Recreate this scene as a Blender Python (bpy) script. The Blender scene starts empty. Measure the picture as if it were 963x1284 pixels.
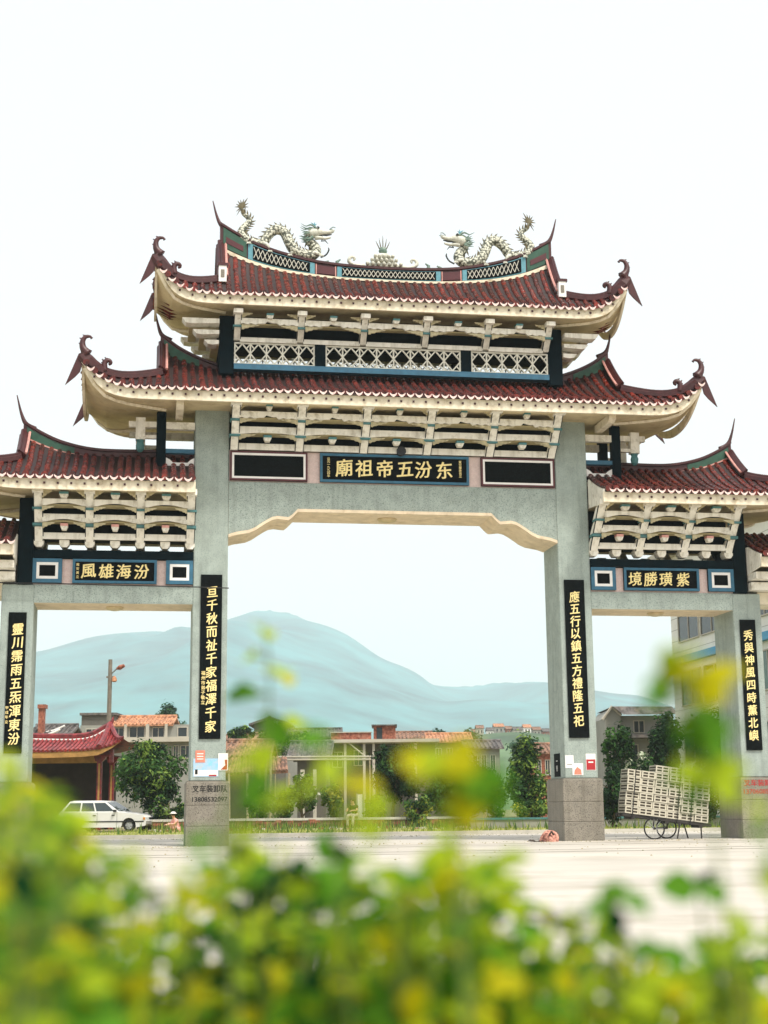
import bpy, math, random
from mathutils import Vector, Matrix
RAD = math.radians
sc = bpy.context.scene
COL = sc.collection
rng = random.Random(7)

# ------------------------------------------------------------------ camera
F_PX, IMG_W, IMG_H = 1850.0, 963.0, 1284.0
PITCH, YAW, ROLL = 0.1967, 0.1598, -0.0102
CAM = Vector((-6.77, -40.0, 1.0))
_f = Vector((math.sin(YAW)*math.cos(PITCH), math.cos(YAW)*math.cos(PITCH), math.sin(PITCH)))
_r = Vector((math.cos(YAW), -math.sin(YAW), 0))
_u = _r.cross(_f)
C_R = math.cos(ROLL)*_r + math.sin(ROLL)*_u
C_U = -math.sin(ROLL)*_r + math.cos(ROLL)*_u
C_F = _f
cam_d = bpy.data.cameras.new('camera'); cam = bpy.data.objects.new('camera', cam_d); COL.objects.link(cam)
cam_d.sensor_fit = 'VERTICAL'; cam_d.sensor_height = 36.0; cam_d.sensor_width = 27.0
cam_d.lens = F_PX/IMG_H*36.0
cam_d.clip_start = 0.05; cam_d.clip_end = 20000
cam_d.dof.use_dof = True; cam_d.dof.focus_distance = 41.0; cam_d.dof.aperture_fstop = 4.0
cam_d.dof.aperture_blades = 0
cam.matrix_world = Matrix(((C_R.x, C_U.x, -C_F.x, CAM.x), (C_R.y, C_U.y, -C_F.y, CAM.y), (C_R.z, C_U.z, -C_F.z, CAM.z), (0, 0, 0, 1)))
sc.camera = cam

def ray(x, y):
    return C_R*((x-IMG_W/2)/F_PX) - C_U*((y-IMG_H/2)/F_PX) + C_F
def at_y(x, y, Y):            # photo pixel -> point on the upright plane Y (parallel to the gate)
    d = ray(x, y); return CAM + d*((Y-CAM.y)/d.y)
def at_g(x, y, Z=0.0):        # photo pixel -> point on the level plane Z
    d = ray(x, y); return CAM + d*((Z-CAM.z)/d.z)
def at_d(x, y, dist):         # photo pixel -> point at a depth in front of the camera
    return CAM + ray(x, y)*dist

# ------------------------------------------------------------------ light
SUN_EL, SUN_AZ = 58.0, 150.0       # azimuth clockwise from +Y (north); the sun stands behind the camera, to the right
world = bpy.data.worlds.new('World'); sc.world = world; world.use_nodes = True
wn = world.node_tree; wn.nodes.clear()
w_out = wn.nodes.new('ShaderNodeOutputWorld')
sky = wn.nodes.new('ShaderNodeTexSky'); sky.sky_type = 'NISHITA'; sky.sun_disc = False
sky.sun_elevation = RAD(SUN_EL); sky.sun_rotation = RAD(SUN_AZ); sky.dust_density = 6.0; sky.air_density = 1.5
b1 = wn.nodes.new('ShaderNodeBackground'); b1.inputs[1].default_value = 0.05
b2 = wn.nodes.new('ShaderNodeBackground'); b2.inputs[0].default_value = (1.0, 1.0, 1.0, 1); b2.inputs[1].default_value = 0.71
w_add = wn.nodes.new('ShaderNodeAddShader')
wn.links.new(sky.outputs[0], b1.inputs[0]); wn.links.new(b1.outputs[0], w_add.inputs[0]); wn.links.new(b2.outputs[0], w_add.inputs[1])
wn.links.new(w_add.outputs[0], w_out.inputs[0])
sun_d = bpy.data.lights.new('sun', 'SUN'); sun = bpy.data.objects.new('sun', sun_d); COL.objects.link(sun)
sun_d.energy = 3.2; sun_d.angle = RAD(10); sun_d.color = (1.0, 0.95, 0.86)
_sd = Vector((math.sin(RAD(SUN_AZ))*math.cos(RAD(SUN_EL)), math.cos(RAD(SUN_AZ))*math.cos(RAD(SUN_EL)), math.sin(RAD(SUN_EL))))
sun.rotation_euler = (-_sd).to_track_quat('-Z', 'Y').to_euler(); sun.location = (20, -60, 60)
vs = sc.view_settings
vs.view_transform = 'Standard'; vs.look = 'None'; vs.exposure = 0.3; vs.gamma = 1.0; vs.use_curve_mapping = False
sc.cycles.use_denoising = True
sc.cycles.max_bounces = 6; sc.cycles.transparent_max_bounces = 8; sc.cycles.volume_bounces = 2
sc.cycles.caustics_reflective = False; sc.cycles.caustics_refractive = False
sc.cycles.sample_clamp_indirect = 4.0

# ------------------------------------------------------------------ materials
MATS = {}
def srgb(*c):
    return tuple(((v/255)/12.92 if v/255 <= 0.04045 else (((v/255)+0.055)/1.055)**2.4) for v in c)
def mat(name, col, rough=0.7, var=0.12, scale=6.0, bump=0.0, bscale=40.0, col2=None, spec=0.5, stain=None, stain_amt=0.5, stain_scale=2.5,
        speckle=None, speckle_scale=90.0, translucent=0.0, coords='Object', stretch=(1, 1, 1), streak=None, streak_amt=0.5, objrand=0.0):
    """procedural paint / stone / leaf: base colour broken up by noise, optional stain patches, speckles and bump"""
    m = bpy.data.materials.new(name); m.use_nodes = True; MATS[name] = m
    nt = m.node_tree; N = nt.nodes; L = nt.links
    p = N['Principled BSDF']; p.inputs['Roughness'].default_value = rough; p.inputs['Specular IOR Level'].default_value = spec
    tc = N.new('ShaderNodeTexCoord'); mp = N.new('ShaderNodeMapping'); L.new(tc.outputs[coords], mp.inputs[0]); mp.inputs['Scale'].default_value = stretch
    def noise(s, det=4.0, ro=0.6):
        n = N.new('ShaderNodeTexNoise'); n.inputs['Scale'].default_value = s; n.inputs['Detail'].default_value = det; n.inputs['Roughness'].default_value = ro
        L.new(mp.outputs[0], n.inputs[0]); return n
    def ramp(src, lo, hi, c0, c1):
        r = N.new('ShaderNodeValToRGB'); r.color_ramp.elements[0].position = lo; r.color_ramp.elements[1].position = hi
        r.color_ramp.elements[0].color = (*c0, 1); r.color_ramp.elements[1].color = (*c1, 1); L.new(src, r.inputs[0]); return r
    def mix(fac, a, b):
        x = N.new('ShaderNodeMix'); x.data_type = 'RGBA'
        if isinstance(fac, float): x.inputs[0].default_value = fac
        else: L.new(fac, x.inputs[0])
        for i, v in ((6, a), (7, b)):
            if isinstance(v, tuple): x.inputs[i].default_value = (*v, 1)
            else: L.new(v, x.inputs[i])
        return x.outputs[2]
    n1 = noise(scale)
    lo = tuple(max(0, v*(1-var)) for v in (col2 or col)); hi = tuple(min(1, v*(1+var)) for v in col)
    out = ramp(n1.outputs[0], 0.35, 0.65, lo, hi).outputs[0]
    if speckle:
        ns = noise(speckle_scale, 2.0, 0.5)
        out = mix(ramp(ns.outputs[0], 0.54, 0.66, (0, 0, 0), (1, 1, 1)).outputs[0], out, speckle)
    if stain:
        n2 = noise(stain_scale, 6.0, 0.7)
        f = ramp(n2.outputs[0], 0.52, 0.72, (0, 0, 0), (stain_amt,)*3).outputs[0]
        out = mix(f, out, stain)
    if streak:      # rain streaks running down the face
        m2 = N.new('ShaderNodeMapping'); m2.inputs['Scale'].default_value = (7.0, 7.0, 0.35); L.new(tc.outputs[coords], m2.inputs[0])
        n3 = N.new('ShaderNodeTexNoise'); n3.inputs['Scale'].default_value = 1.0; n3.inputs['Detail'].default_value = 5.0; L.new(m2.outputs[0], n3.inputs[0])
        out = mix(ramp(n3.outputs[0], 0.5, 0.75, (0, 0, 0), (streak_amt,)*3).outputs[0], out, streak)
    if objrand > 0:  # each piece fired a little differently
        oi = N.new('ShaderNodeObjectInfo'); hsv = N.new('ShaderNodeHueSaturation'); mr = N.new('ShaderNodeMapRange'); mr.inputs[3].default_value = 1-objrand; mr.inputs[4].default_value = 1+objrand
        L.new(oi.outputs['Random'], mr.inputs[0]); L.new(mr.outputs[0], hsv.inputs['Value']); L.new(out, hsv.inputs['Color']); out = hsv.outputs[0]
    L.new(out, p.inputs['Base Color'])
    if bump > 0:
        nb = noise(bscale, 3.0); b = N.new('ShaderNodeBump'); b.inputs['Strength'].default_value = bump; b.inputs['Distance'].default_value = 0.02
        L.new(nb.outputs[0], b.inputs['Height']); L.new(b.outputs[0], p.inputs['Normal'])
    if translucent > 0:
        t = N.new('ShaderNodeBsdfTranslucent'); L.new(out, t.inputs[0]); ms = N.new('ShaderNodeMixShader'); ms.inputs[0].default_value = translucent
        L.new(p.outputs[0], ms.inputs[1]); L.new(t.outputs[0], ms.inputs[2]); L.new(ms.outputs[0], N['Material Output'].inputs[0])
    return m

mat('granite', srgb(158, 170, 163), 0.75, 0.12, 3.0, 0.3, 120, speckle=srgb(112, 126, 120), speckle_scale=46, stain=srgb(132, 140, 130), stain_amt=0.4, stain_scale=1.2, streak=srgb(112, 122, 114), streak_amt=0.4)
mat('granite_base', srgb(138, 132, 120), 0.8, 0.14, 3.0, 0.3, 120, speckle=srgb(80, 76, 68), speckle_scale=50, stain=srgb(96, 90, 76), stain_amt=0.7, stain_scale=1.5, streak=srgb(92, 86, 74), streak_amt=0.5)
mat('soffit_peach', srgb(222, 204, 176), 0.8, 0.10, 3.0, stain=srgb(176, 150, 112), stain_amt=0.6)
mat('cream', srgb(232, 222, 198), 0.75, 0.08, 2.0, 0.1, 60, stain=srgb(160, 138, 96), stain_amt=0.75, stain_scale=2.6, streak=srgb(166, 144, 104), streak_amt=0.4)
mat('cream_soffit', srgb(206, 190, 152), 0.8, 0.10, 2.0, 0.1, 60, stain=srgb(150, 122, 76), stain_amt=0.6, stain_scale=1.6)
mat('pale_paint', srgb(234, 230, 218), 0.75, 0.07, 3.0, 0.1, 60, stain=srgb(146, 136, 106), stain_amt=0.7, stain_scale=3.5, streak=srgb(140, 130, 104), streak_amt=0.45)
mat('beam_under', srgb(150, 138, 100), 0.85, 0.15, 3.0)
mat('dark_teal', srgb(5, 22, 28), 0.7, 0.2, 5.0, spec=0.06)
mat('blue_trim', srgb(44, 98, 124), 0.6, 0.15, 6.0)
mat('teal_trim', srgb(70, 120, 122), 0.6, 0.2, 6.0)
mat('red_frame', srgb(78, 22, 30), 0.5, 0.15, 6.0)
mat('white_frame', srgb(236, 234, 230), 0.6, 0.04, 6.0)
mat('black_stone', srgb(6, 10, 12), 0.7, 0.3, 8.0, speckle=srgb(18, 28, 28), speckle_scale=40, spec=0.06)
mat('gold_letter', srgb(250, 226, 156), 0.45, 0.12, 9.0)
mat('pink_strip', srgb(216, 196, 190), 0.7, 0.08, 12.0, speckle=srgb(206, 168, 160), speckle_scale=60)
mat('tile', srgb(100, 32, 21), 0.2, 0.4, 6.0, 0.2, 50, col2=srgb(58, 20, 14), spec=0.42, stain=srgb(40, 30, 22), stain_amt=0.8, stain_scale=1.6, objrand=0.35)
mat('pan_tile', srgb(34, 12, 11), 0.6, 0.4, 7.0, 0.3, 50, stain=srgb(30, 16, 16), stain_amt=0.6, stain_scale=2.0)
mat('drip_glint', srgb(226, 200, 192), 0.35, 0.15, 20.0, stain=srgb(150, 70, 66), stain_amt=0.8, stain_scale=6.0)  # pale colour paints the sky's reflection on the glazed tile lips
mat('ridge_red', srgb(64, 19, 20), 0.45, 0.25, 6.0, spec=0.5, stain=srgb(50, 18, 22), stain_amt=0.5)
mat('ridge_pink', srgb(206, 150, 140), 0.6, 0.15, 6.0)
mat('ridge_green', srgb(34, 78, 60), 0.6, 0.2, 6.0)
mat('aqua', srgb(92, 150, 164), 0.55, 0.15, 12.0)
mat('lattice_white', srgb(222, 220, 206), 0.7, 0.08, 9.0)
mat('lamp_glass', srgb(196, 178, 140), 0.3, 0.1, 9.0)
mat('black_metal', srgb(22, 24, 26), 0.5, 0.2, 9.0)

# ------------------------------------------------------------------ mesh helpers
class MB:
    def __init__(s): s.v = []; s.f = []; s.m = []
    def add(s, vs_, fs, mi=0):
        o = len(s.v); s.v += [tuple(v) for v in vs_]
        for f in fs: s.f.append(tuple(o+i for i in f)); s.m.append(mi)
        return s
    def box(s, x0, x1, y0, y1, z0, z1, mi=0):
        v = [(x0, y0, z0), (x1, y0, z0), (x1, y1, z0), (x0, y1, z0), (x0, y0, z1), (x1, y0, z1), (x1, y1, z1), (x0, y1, z1)]
        return s.add(v, [(0, 3, 2, 1), (4, 5, 6, 7), (0, 1, 5, 4), (1, 2, 6, 5), (2, 3, 7, 6), (3, 0, 4, 7)], mi)
    def prism(s, pts, axis, a, b, mi=0, side=None):
        """polygon extruded between a and b along an axis; pts are the two other coordinates in xyz order"""
        def mk(p, h): return (h, p[0], p[1]) if axis == 'x' else (p[0], h, p[1]) if axis == 'y' else (p[0], p[1], h)
        n = len(pts); ar = sum(pts[i][0]*pts[(i+1) % n][1]-pts[(i+1) % n][0]*pts[i][1] for i in range(n))
        if (ar > 0) == (axis == 'y'): pts = pts[::-1]
        # after this the 'a' cap, wound backwards, faces away from b
        o = len(s.v); s.v += [mk(p, a) for p in pts]+[mk(p, b) for p in pts]
        s.f.append(tuple(o+i for i in range(n-1, -1, -1))); s.m.append(mi); s.f.append(tuple(o+n+i for i in range(n))); s.m.append(mi)
        for i in range(n):
            j = (i+1) % n; s.f.append((o+i, o+j, o+n+j, o+n+i)); s.m.append(mi if side is None else side)
        return s
    def tube(s, pts, rad, n=8, mi=0, cap=True, flat=1.0, up=None):
        pts = [Vector(p) for p in pts]; k = len(pts)
        if not isinstance(rad, (list, tuple)): rad = [rad]*k
        o = len(s.v); prev = None
        for i, p in enumerate(pts):
            t = (pts[min(i+1, k-1)]-pts[max(i-1, 0)]).normalized()
            ref = Vector(up) if up else (prev if prev is not None else (Vector((0, 0, 1)) if abs(t.z) < 0.9 else Vector((1, 0, 0))))
            a = (ref-t*ref.dot(t))
            if a.length < 1e-5: a = t.orthogonal()
            a.normalize(); b = t.cross(a); prev = a
            for j in range(n):
                th = 2*math.pi*j/n; s.v.append(tuple(p+a*(math.cos(th)*rad[i])+b*(math.sin(th)*rad[i]*flat)))
        for i in range(k-1):
            for j in range(n):
                j2 = (j+1) % n; s.f.append((o+i*n+j, o+i*n+j2, o+(i+1)*n+j2, o+(i+1)*n+j)); s.m.append(mi)
        if cap:
            s.f.append(tuple(o+j for j in range(n-1, -1, -1))); s.m.append(mi)
            s.f.append(tuple(o+(k-1)*n+j for j in range(n))); s.m.append(mi)
        return s
    def lathe(s, prof, c, n=14, mi=0):
        o = len(s.v); k = len(prof)
        for r, z in prof:
            for j in range(n):
                th = 2*math.pi*j/n; s.v.append((c[0]+r*math.cos(th), c[1]+r*math.sin(th), c[2]+z))
        for i in range(k-1):
            for j in range(n):
                j2 = (j+1) % n; s.f.append((o+i*n+j, o+i*n+j2, o+(i+1)*n+j2, o+(i+1)*n+j)); s.m.append(mi)
        s.f.append(tuple(o+j for j in range(n-1, -1, -1))); s.m.append(mi)
        s.f.append(tuple(o+(k-1)*n+j for j in range(n))); s.m.append(mi)
        return s
    def grid(s, fn, nu, nv, mi=0, flip=False):
        o = len(s.v)
        for i in range(nu+1):
            for j in range(nv+1): s.v.append(tuple(fn(i/nu, j/nv)))
        for i in range(nu):
            for j in range(nv):
                a = o+i*(nv+1)+j; q = (a, a+nv+1, a+nv+2, a+1)
                s.f.append(q[::-1] if flip else q); s.m.append(mi)
        return s
    def mesh(s, name, mats, smooth=False):
        me = bpy.data.meshes.new(name); me.from_pydata(s.v, [], s.f)
        for m in (mats if isinstance(mats, (list, tuple)) else [mats]): me.materials.append(MATS[m] if isinstance(m, str) else m)
        me.polygons.foreach_set('material_index', s.m)
        if smooth: me.polygons.foreach_set('use_smooth', [True]*len(s.f))
        me.update(); return me
    def build(s, name, mats, parent=None, smooth=False, **kw):
        return link(name, s.mesh(name, mats, smooth), parent, **kw)
ORIGIN = {}
def link(name, me, parent=None, loc=(0, 0, 0), rot=(0, 0, 0), local=False, scale=(1, 1, 1)):
    """link a mesh; its coordinates are world ones even under a thing whose Empty stands elsewhere (local=True: the parent's own)"""
    o = bpy.data.objects.new(name, me); COL.objects.link(o); o.location = loc; o.rotation_euler = rot; o.scale = scale
    if parent is not None:
        o.parent = parent
        if not local and parent.name in ORIGIN: o.matrix_parent_inverse = Matrix.Translation(-ORIGIN[parent.name])
    return o
def thing(name, label, cat, loc=(0, 0, 0), rotz=0.0, group=None):
    o = bpy.data.objects.new(name, None); COL.objects.link(o); o.location = loc; o.rotation_euler = (0, 0, rotz); o.empty_display_size = 0.3
    ORIGIN[o.name] = Vector(loc); return tag(o, label, cat, group)
def tag(o, label, cat, group=None):
    o['label'] = label; o['category'] = cat
    if group: o['group'] = group
    return o
def struct(o): o['kind'] = 'structure'; return o
def stuff(o): o['kind'] = 'stuff'; return o
def bevel(o, w=0.015, seg=1):
    b = o.modifiers.new('bevel', 'BEVEL'); b.width = w; b.segments = seg; b.limit_method = 'ANGLE'; return o
def lerp(a, b, t): return a+(b-a)*t
def interp(x, tab):
    if x <= tab[0][0]: return tab[0][1]
    for (x0, y0), (x1, y1) in zip(tab, tab[1:]):
        if x <= x1: return lerp(y0, y1, (x-x0)/(x1-x0))
    return tab[-1][1]
def spline(pts, n):
    """Catmull-Rom through pts, n samples"""
    P = [Vector(p) for p in pts]; P = [P[0]*2-P[1]]+P+[P[-1]*2-P[-2]]; out = []; k = len(P)-3
    for i in range(n):
        t = i/(n-1)*k; j = min(int(t), k-1); t -= j; a, b, c, d = P[j:j+4]
        out.append(0.5*((2*b)+(c-a)*t+(2*a-5*b+4*c-d)*t*t+(3*b-a-3*c+d)*t**3))
    return out
TEXTS = []
def text(body, height, material, parent, loc, rot=(RAD(90), 0, 0), depth=0.02, bold=0.022, name='character', sx=1.0, width=None):
    """queue a piece of lettering; it becomes a mesh centred on loc"""
    c = bpy.data.curves.new('letter', 'FONT'); c.body = body; c.offset = 0.0; c.resolution_u = 3
    o = bpy.data.objects.new('letter', c); COL.objects.link(o); TEXTS.append((o, height, material, parent, loc, rot, name, sx, width, bold, depth))
def flush_texts():
    bpy.context.view_layer.update(); dg = bpy.context.evaluated_depsgraph_get()
    tr = random.Random(3)
    for o, h, material, parent, loc, rot, name, sx, width, bold, depth in TEXTS:
        me = bpy.data.meshes.new_from_object(o.evaluated_get(dg))
        xs = [v.co.x for v in me.vertices]; ys = [v.co.y for v in me.vertices]
        cx, cy = (min(xs)+max(xs))/2, (min(ys)+max(ys))/2; k = h
        kx = k*sx if width is None else width/(max(xs)-min(xs))
        shear = 0.0 if name != 'character' else tr.uniform(-0.03, 0.07); lift = 0.10 if name == 'character' else 0.0
        m = MB(); tris = [tuple(p.vertices) for p in me.polygons]; step = depth/10
        # brush weight: the glyph laid down several times with small shifts, each a hair in front of the last
        offs = [(0, 0)]+[(math.cos(a)*bold, math.sin(a)*bold*0.7) for a in [2*math.pi*i/6 for i in range(6)]] if bold > 0 else [(0, 0)]
        for i, (dx, dy) in enumerate(offs):
            vs_ = []
            for v in me.vertices:
                x, y = v.co.x-cx+dx, v.co.y-cy+dy; vs_.append(((x+y*shear)*kx, (y+x*lift)*k, i*step))
            m.add(vs_, tris)
        # rim of the central copy gives the letter its thickness
        ed = {}
        for t in tris:
            for a, b in zip(t, t[1:]+t[:1]): ed[(min(a, b), max(a, b))] = ed.get((min(a, b), max(a, b)), 0)+1
        vs2 = [((v.co.x-cx+(v.co.y-cy)*shear)*kx, (v.co.y-cy+(v.co.x-cx)*lift)*k) for v in me.vertices]
        for (a, b), c in ed.items():
            if c == 1: m.add([(*vs2[a], -depth/2), (*vs2[b], -depth/2), (*vs2[b], 0), (*vs2[a], 0)], [(0, 1, 2, 3)])
        m.build(name, material, parent, loc=loc, rot=rot)
        c = o.data; bpy.data.objects.remove(o); bpy.data.curves.remove(c); bpy.data.meshes.remove(me)
    TEXTS.clear()
# ================================================================== the memorial gate
YC = 0.78                                   # middle of the gate's depth; pillars run Y 0 .. 1.5
gate = thing('memorial_gate', 'tall grey stone ceremonial gate with tiered dark red tiled roofs and black gold-lettered plaques', 'gate', (0, 0.75, 0))

def framed_panel(x0, x1, z0, z1, outer, inner, y=0.0, name='panel', wo=0.05, wi=0.085):
    p = MB().box(x0, x1, y-0.05, y+0.04, z0, z1).build(name, 'black_stone', gate)
    def ring(a, w, m, y0, nm):
        b = MB(); b.box(x0+a, x1-a, y0, y-0.05, z1-a-w, z1-a); b.box(x0+a, x1-a, y0, y-0.05, z0+a, z0+a+w)
        b.box(x0+a, x0+a+w, y0, y-0.05, z0+a+w, z1-a-w); b.box(x1-a-w, x1-a, y0, y-0.05, z0+a+w, z1-a-w); b.build(nm, m, p)
    ring(0.0, wo, outer, y-0.085, 'frame')
    if inner: ring(wo, wi, inner, y-0.075, 'frame')
    return p

# ---- pillars with pedestals, one mesh each
pillars = {}
for sgn in (-1, 1):
    for k, (a, b, pa, pb, top) in enumerate(((4.66, 5.60, 4.56, 5.70, 11.9), (9.80, 10.64, 9.70, 10.74, 6.90))):
        x0, x1 = sorted((sgn*a, sgn*b)); p = bevel(MB().box(x0, x1, 0, 1.5, 1.70, top).build('pillar', 'granite', gate), 0.02)
        x0, x1 = sorted((sgn*pa, sgn*pb)); q = MB().box(x0+0.015, x1-0.015, -0.075, 1.575, 0, 1.65).build('pedestal', 'granite_base', p)
        for z0, z1 in ((0.0, 0.52), (0.528, 1.06), (1.068, 1.66)): bevel(MB().box(x0, x1, -0.09, 1.59, z0, z1).build('stone_course', 'granite_base', q), 0.012)
        x0, x1 = sorted((sgn*(pa+0.03), sgn*(pb-0.03))); MB().box(x0, x1, -0.06, 1.56, 1.66, 1.70).build('pedestal_cap', 'granite_base', p)
        pillars[(sgn, k)] = (p, q)

# ---- main lintel with its stepped, carved corners
half = [(4.655, 8.27), (4.45, 8.34), (4.27, 8.37), (4.10, 8.40), (3.92, 8.48), (3.75, 8.60), (3.58, 8.71), (3.45, 8.78), (3.30, 8.81), (3.12, 8.79), (3.00, 8.78), (2.90, 8.86), (2.75, 9.02)]
prof = [(x, z) for x, z in half]+[(-x, z) for x, z in half[::-1]]
lin = MB().prism([(4.655, 9.85)]+prof+[(-4.655, 9.85)], 'y', 0.012, 1.488).build('lintel', ['granite', 'soffit_peach'], gate)
for pl in lin.data.polygons:
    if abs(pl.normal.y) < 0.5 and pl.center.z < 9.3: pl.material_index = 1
# a moulding that follows the carved edge on both faces
for y0, y1 in ((-0.035, 0.011), (1.489, 1.535)):
    m = MB()
    for (xa, za), (xb, zb) in zip(prof, prof[1:]):
        m.add([(xa, y0, za), (xb, y0, zb), (xb, y0, zb+0.085), (xa, y0, za+0.085), (xa, y1, za), (xb, y1, zb), (xb, y1, zb+0.085), (xa, y1, za+0.085)], [(0, 1, 2, 3), (4, 7, 6, 5), (0, 4, 5, 1), (3, 2, 6, 7), (0, 3, 7, 4), (1, 5, 6, 2)])
    m.build('moulding', 'soffit_peach', lin)
# ---- band of plaques above it
MB().box(-4.65, 4.65, 0.05, 1.45, 9.852, 10.74).build('plaque_band', 'pink_strip', gate)
main_plaque = framed_panel(-2.126, 2.126, 9.89, 10.71, 'blue_trim', None, 0.03, 'plaque', 0.07)
for s in (-1, 1):
    x0, x1 = sorted((s*2.48, s*4.63)); framed_panel(x0, x1, 9.885, 10.71, 'red_frame', 'white_frame', 0.03, 'plaque', 0.05, 0.06)
for ch, px in zip('廟祖帝五汾东', (431.4, 456.5, 482.4, 508, 530.8, 557)):
    text(ch, 0.52, 'gold_letter', main_plaque, (at_y(px, 588, -0.03).x, -0.03, 10.31), rot=(RAD(90), 0, 0), sx=0.98, bold=0.022)
for px, s in ((412, '公元一九九四年'), (577, '東汾鄉衆信立')):
    for i, ch in enumerate(s): text(ch, 0.085, 'gold_letter', main_plaque, (at_y(px, 588, -0.03).x, -0.03, 10.56-i*0.082), name='inscription', bold=0.022)
MB().tube([(0.16, -0.06, 10.78), (0.16, -0.2, 10.80)], [0.12, 0.14], 10).box(0.14, 0.18, -0.06, 0.05, 10.72, 10.85).build('spotlight', 'black_metal', gate)

# ---- tall black couplet plaques on the pillars
def couplet(s, x0, x1, z0, z1, chars, pxs, size, parent):
    a, b = sorted((s*x0, s*x1)); p = MB().box(a, b, -0.045, 0.003, z0, z1).build('couplet_plaque', 'black_stone', parent)
    zt, zb = pxs; n = len(chars)
    for i, ch in enumerate(chars):
        text(ch, size, 'gold_letter', p, ((a+b)/2+(0.02 if s < 0 else -0.01), -0.052, lerp(zt, zb, i/(n-1))), sx=0.92, bold=0.022)
    return p
pl_ml = couplet(-1, 4.81, 5.385, 2.80, 7.225, '亘千秋而祉千家福澤千家', (6.75, 3.13), 0.335, pillars[(-1, 0)][0])
for i, ch in enumerate('福州市弟子敬立'): text(ch, 0.115, 'gold_letter', pl_ml, (-5.29, -0.052, 4.55-i*0.13), name='inscription', bold=0.022)
pl_mr = couplet(1, 4.81, 5.385, 2.80, 7.225, '應五行以鎮五方禮隆五祀', (6.74, 3.27), 0.335, pillars[(1, 0)][0])
pl_fl = couplet(-1, 9.97, 10.43, 2.44, 6.14, '靈川霈雨五炁渾東汾', (5.69, 2.82), 0.335, pillars[(-1, 1)][0])
for i, ch in enumerate('甲戌年立'): text(ch, 0.09, 'gold_letter', pl_fl, (-10.385, -0.052, 3.62-i*0.12), name='inscription', bold=0.022)
pl_fr = couplet(1, 9.97, 10.43, 2.44, 6.14, '秀與神風四時薰北嶼', (5.69, 2.85), 0.32, pillars[(1, 1)][0])

# ---- side bays: lintel, plaque strip, black beam, corner post
side_plaque = {}
for s in (-1, 1):
    def X(a, b): return sorted((s*a, s*b))
    a, b = X(5.601, 9.799); l = MB().box(a, b, 0.01, 1.49, 6.41, 6.90).build('lintel', ['granite', 'soffit_peach'], gate)
    for p in l.data.polygons:
        if p.normal.z < -0.5: p.material_index = 1
    a, b = X(5.601, 9.85); MB().box(a, b, 0.06, 1.44, 6.902, 7.60).build('plaque_band', 'pink_strip', gate)
    for (u, v) in ((9.09, 9.86), (5.605, 6.33)):
        a, b = X(u, v); framed_panel(a, b, 6.95, 7.60, 'blue_trim', 'white_frame', 0.03, 'plaque', 0.10, 0.075)
    a, b = X(6.575, 8.815); side_plaque[s] = framed_panel(a, b, 6.95, 7.60, 'blue_trim', None, 0.03, 'plaque', 0.07)
    a, b = X(5.601, 9.85); MB().box(a, b, -0.06, 1.56, 7.62, 7.84).build('beam', 'dark_teal', gate)
    for y0 in (-0.08, 1.28): a, b = X(9.86, 10.26); bevel(MB().box(a, b, y0, y0+0.3, 6.902, 9.25).build('corner_post', 'dark_teal', gate), 0.03)
for s, chars, pxs in ((-1, '風雄海汾', (111, 133, 155, 177.5)), (1, '境勝璜紫', (796, 815.5, 834.5, 856))):
    for ch, px in zip(chars, pxs): text(ch, 0.42, 'gold_letter', side_plaque[s], (at_y(px, 718, -0.03).x, -0.03, 7.28), sx=0.98, bold=0.022)
for i, ch in enumerate('南安黃立'): text(ch, 0.085, 'gold_letter', side_plaque[-1], (-8.68, -0.03, 7.45-i*0.11), name='inscription', bold=0.022)
for (x, z) in ((-0.12, 9.02), (-7.69, 6.41), (7.74, 6.41)):
    r = 0.28 if abs(x) < 1 else 0.24
    MB().lathe([(r, 0), (r, -0.03), (r*0.85, -0.075), (r*0.4, -0.1)], (x, 0.75, z), 18).build('ceiling_lamp', 'lamp_glass', gate, smooth=False)

# ------------------------------------------------------------------ brackets
mat('beam_carved', srgb(186, 176, 142), 0.8, 0.2, 9.0, 0.3, 60, stain=srgb(112, 98, 66), stain_amt=0.7, stain_scale=5.0)
def post_mesh(name, steps, w=0.22):
    """stack of outward-curving bracket arms, X centred on 0"""
    m = MB()
    for (ya, za, yb, zb) in steps:
        n = 6; out = [(lerp(ya, yb, (i/n)**2.0)-0.05*math.sin(math.pi*i/n), lerp(za, zb, i/n)) for i in range(n+1)]
        inn = [(y+0.26+0.1*(1-i/n), z) for i, (y, z) in enumerate(out)]
        m.prism(out+inn[::-1], 'x', -w/2, w/2)
        # dark line along both outer edges
        for e in (-w/2-0.012, w/2-0.008):
            m.prism([(y-0.004, z) for y, z in out]+[(y+0.04, z) for y, z in out[::-1]], 'x', e, e+0.02, 1)
    return m.mesh(name, ['pale_paint', 'dark_teal'])
def plate_mesh(name, rows, w=0.3):
    return [MB().box(-w/2, w/2, y-0.05, y+0.25, z-h/2, z+h/2).mesh(name, 'teal_trim') for (y, z, h) in rows]
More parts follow.
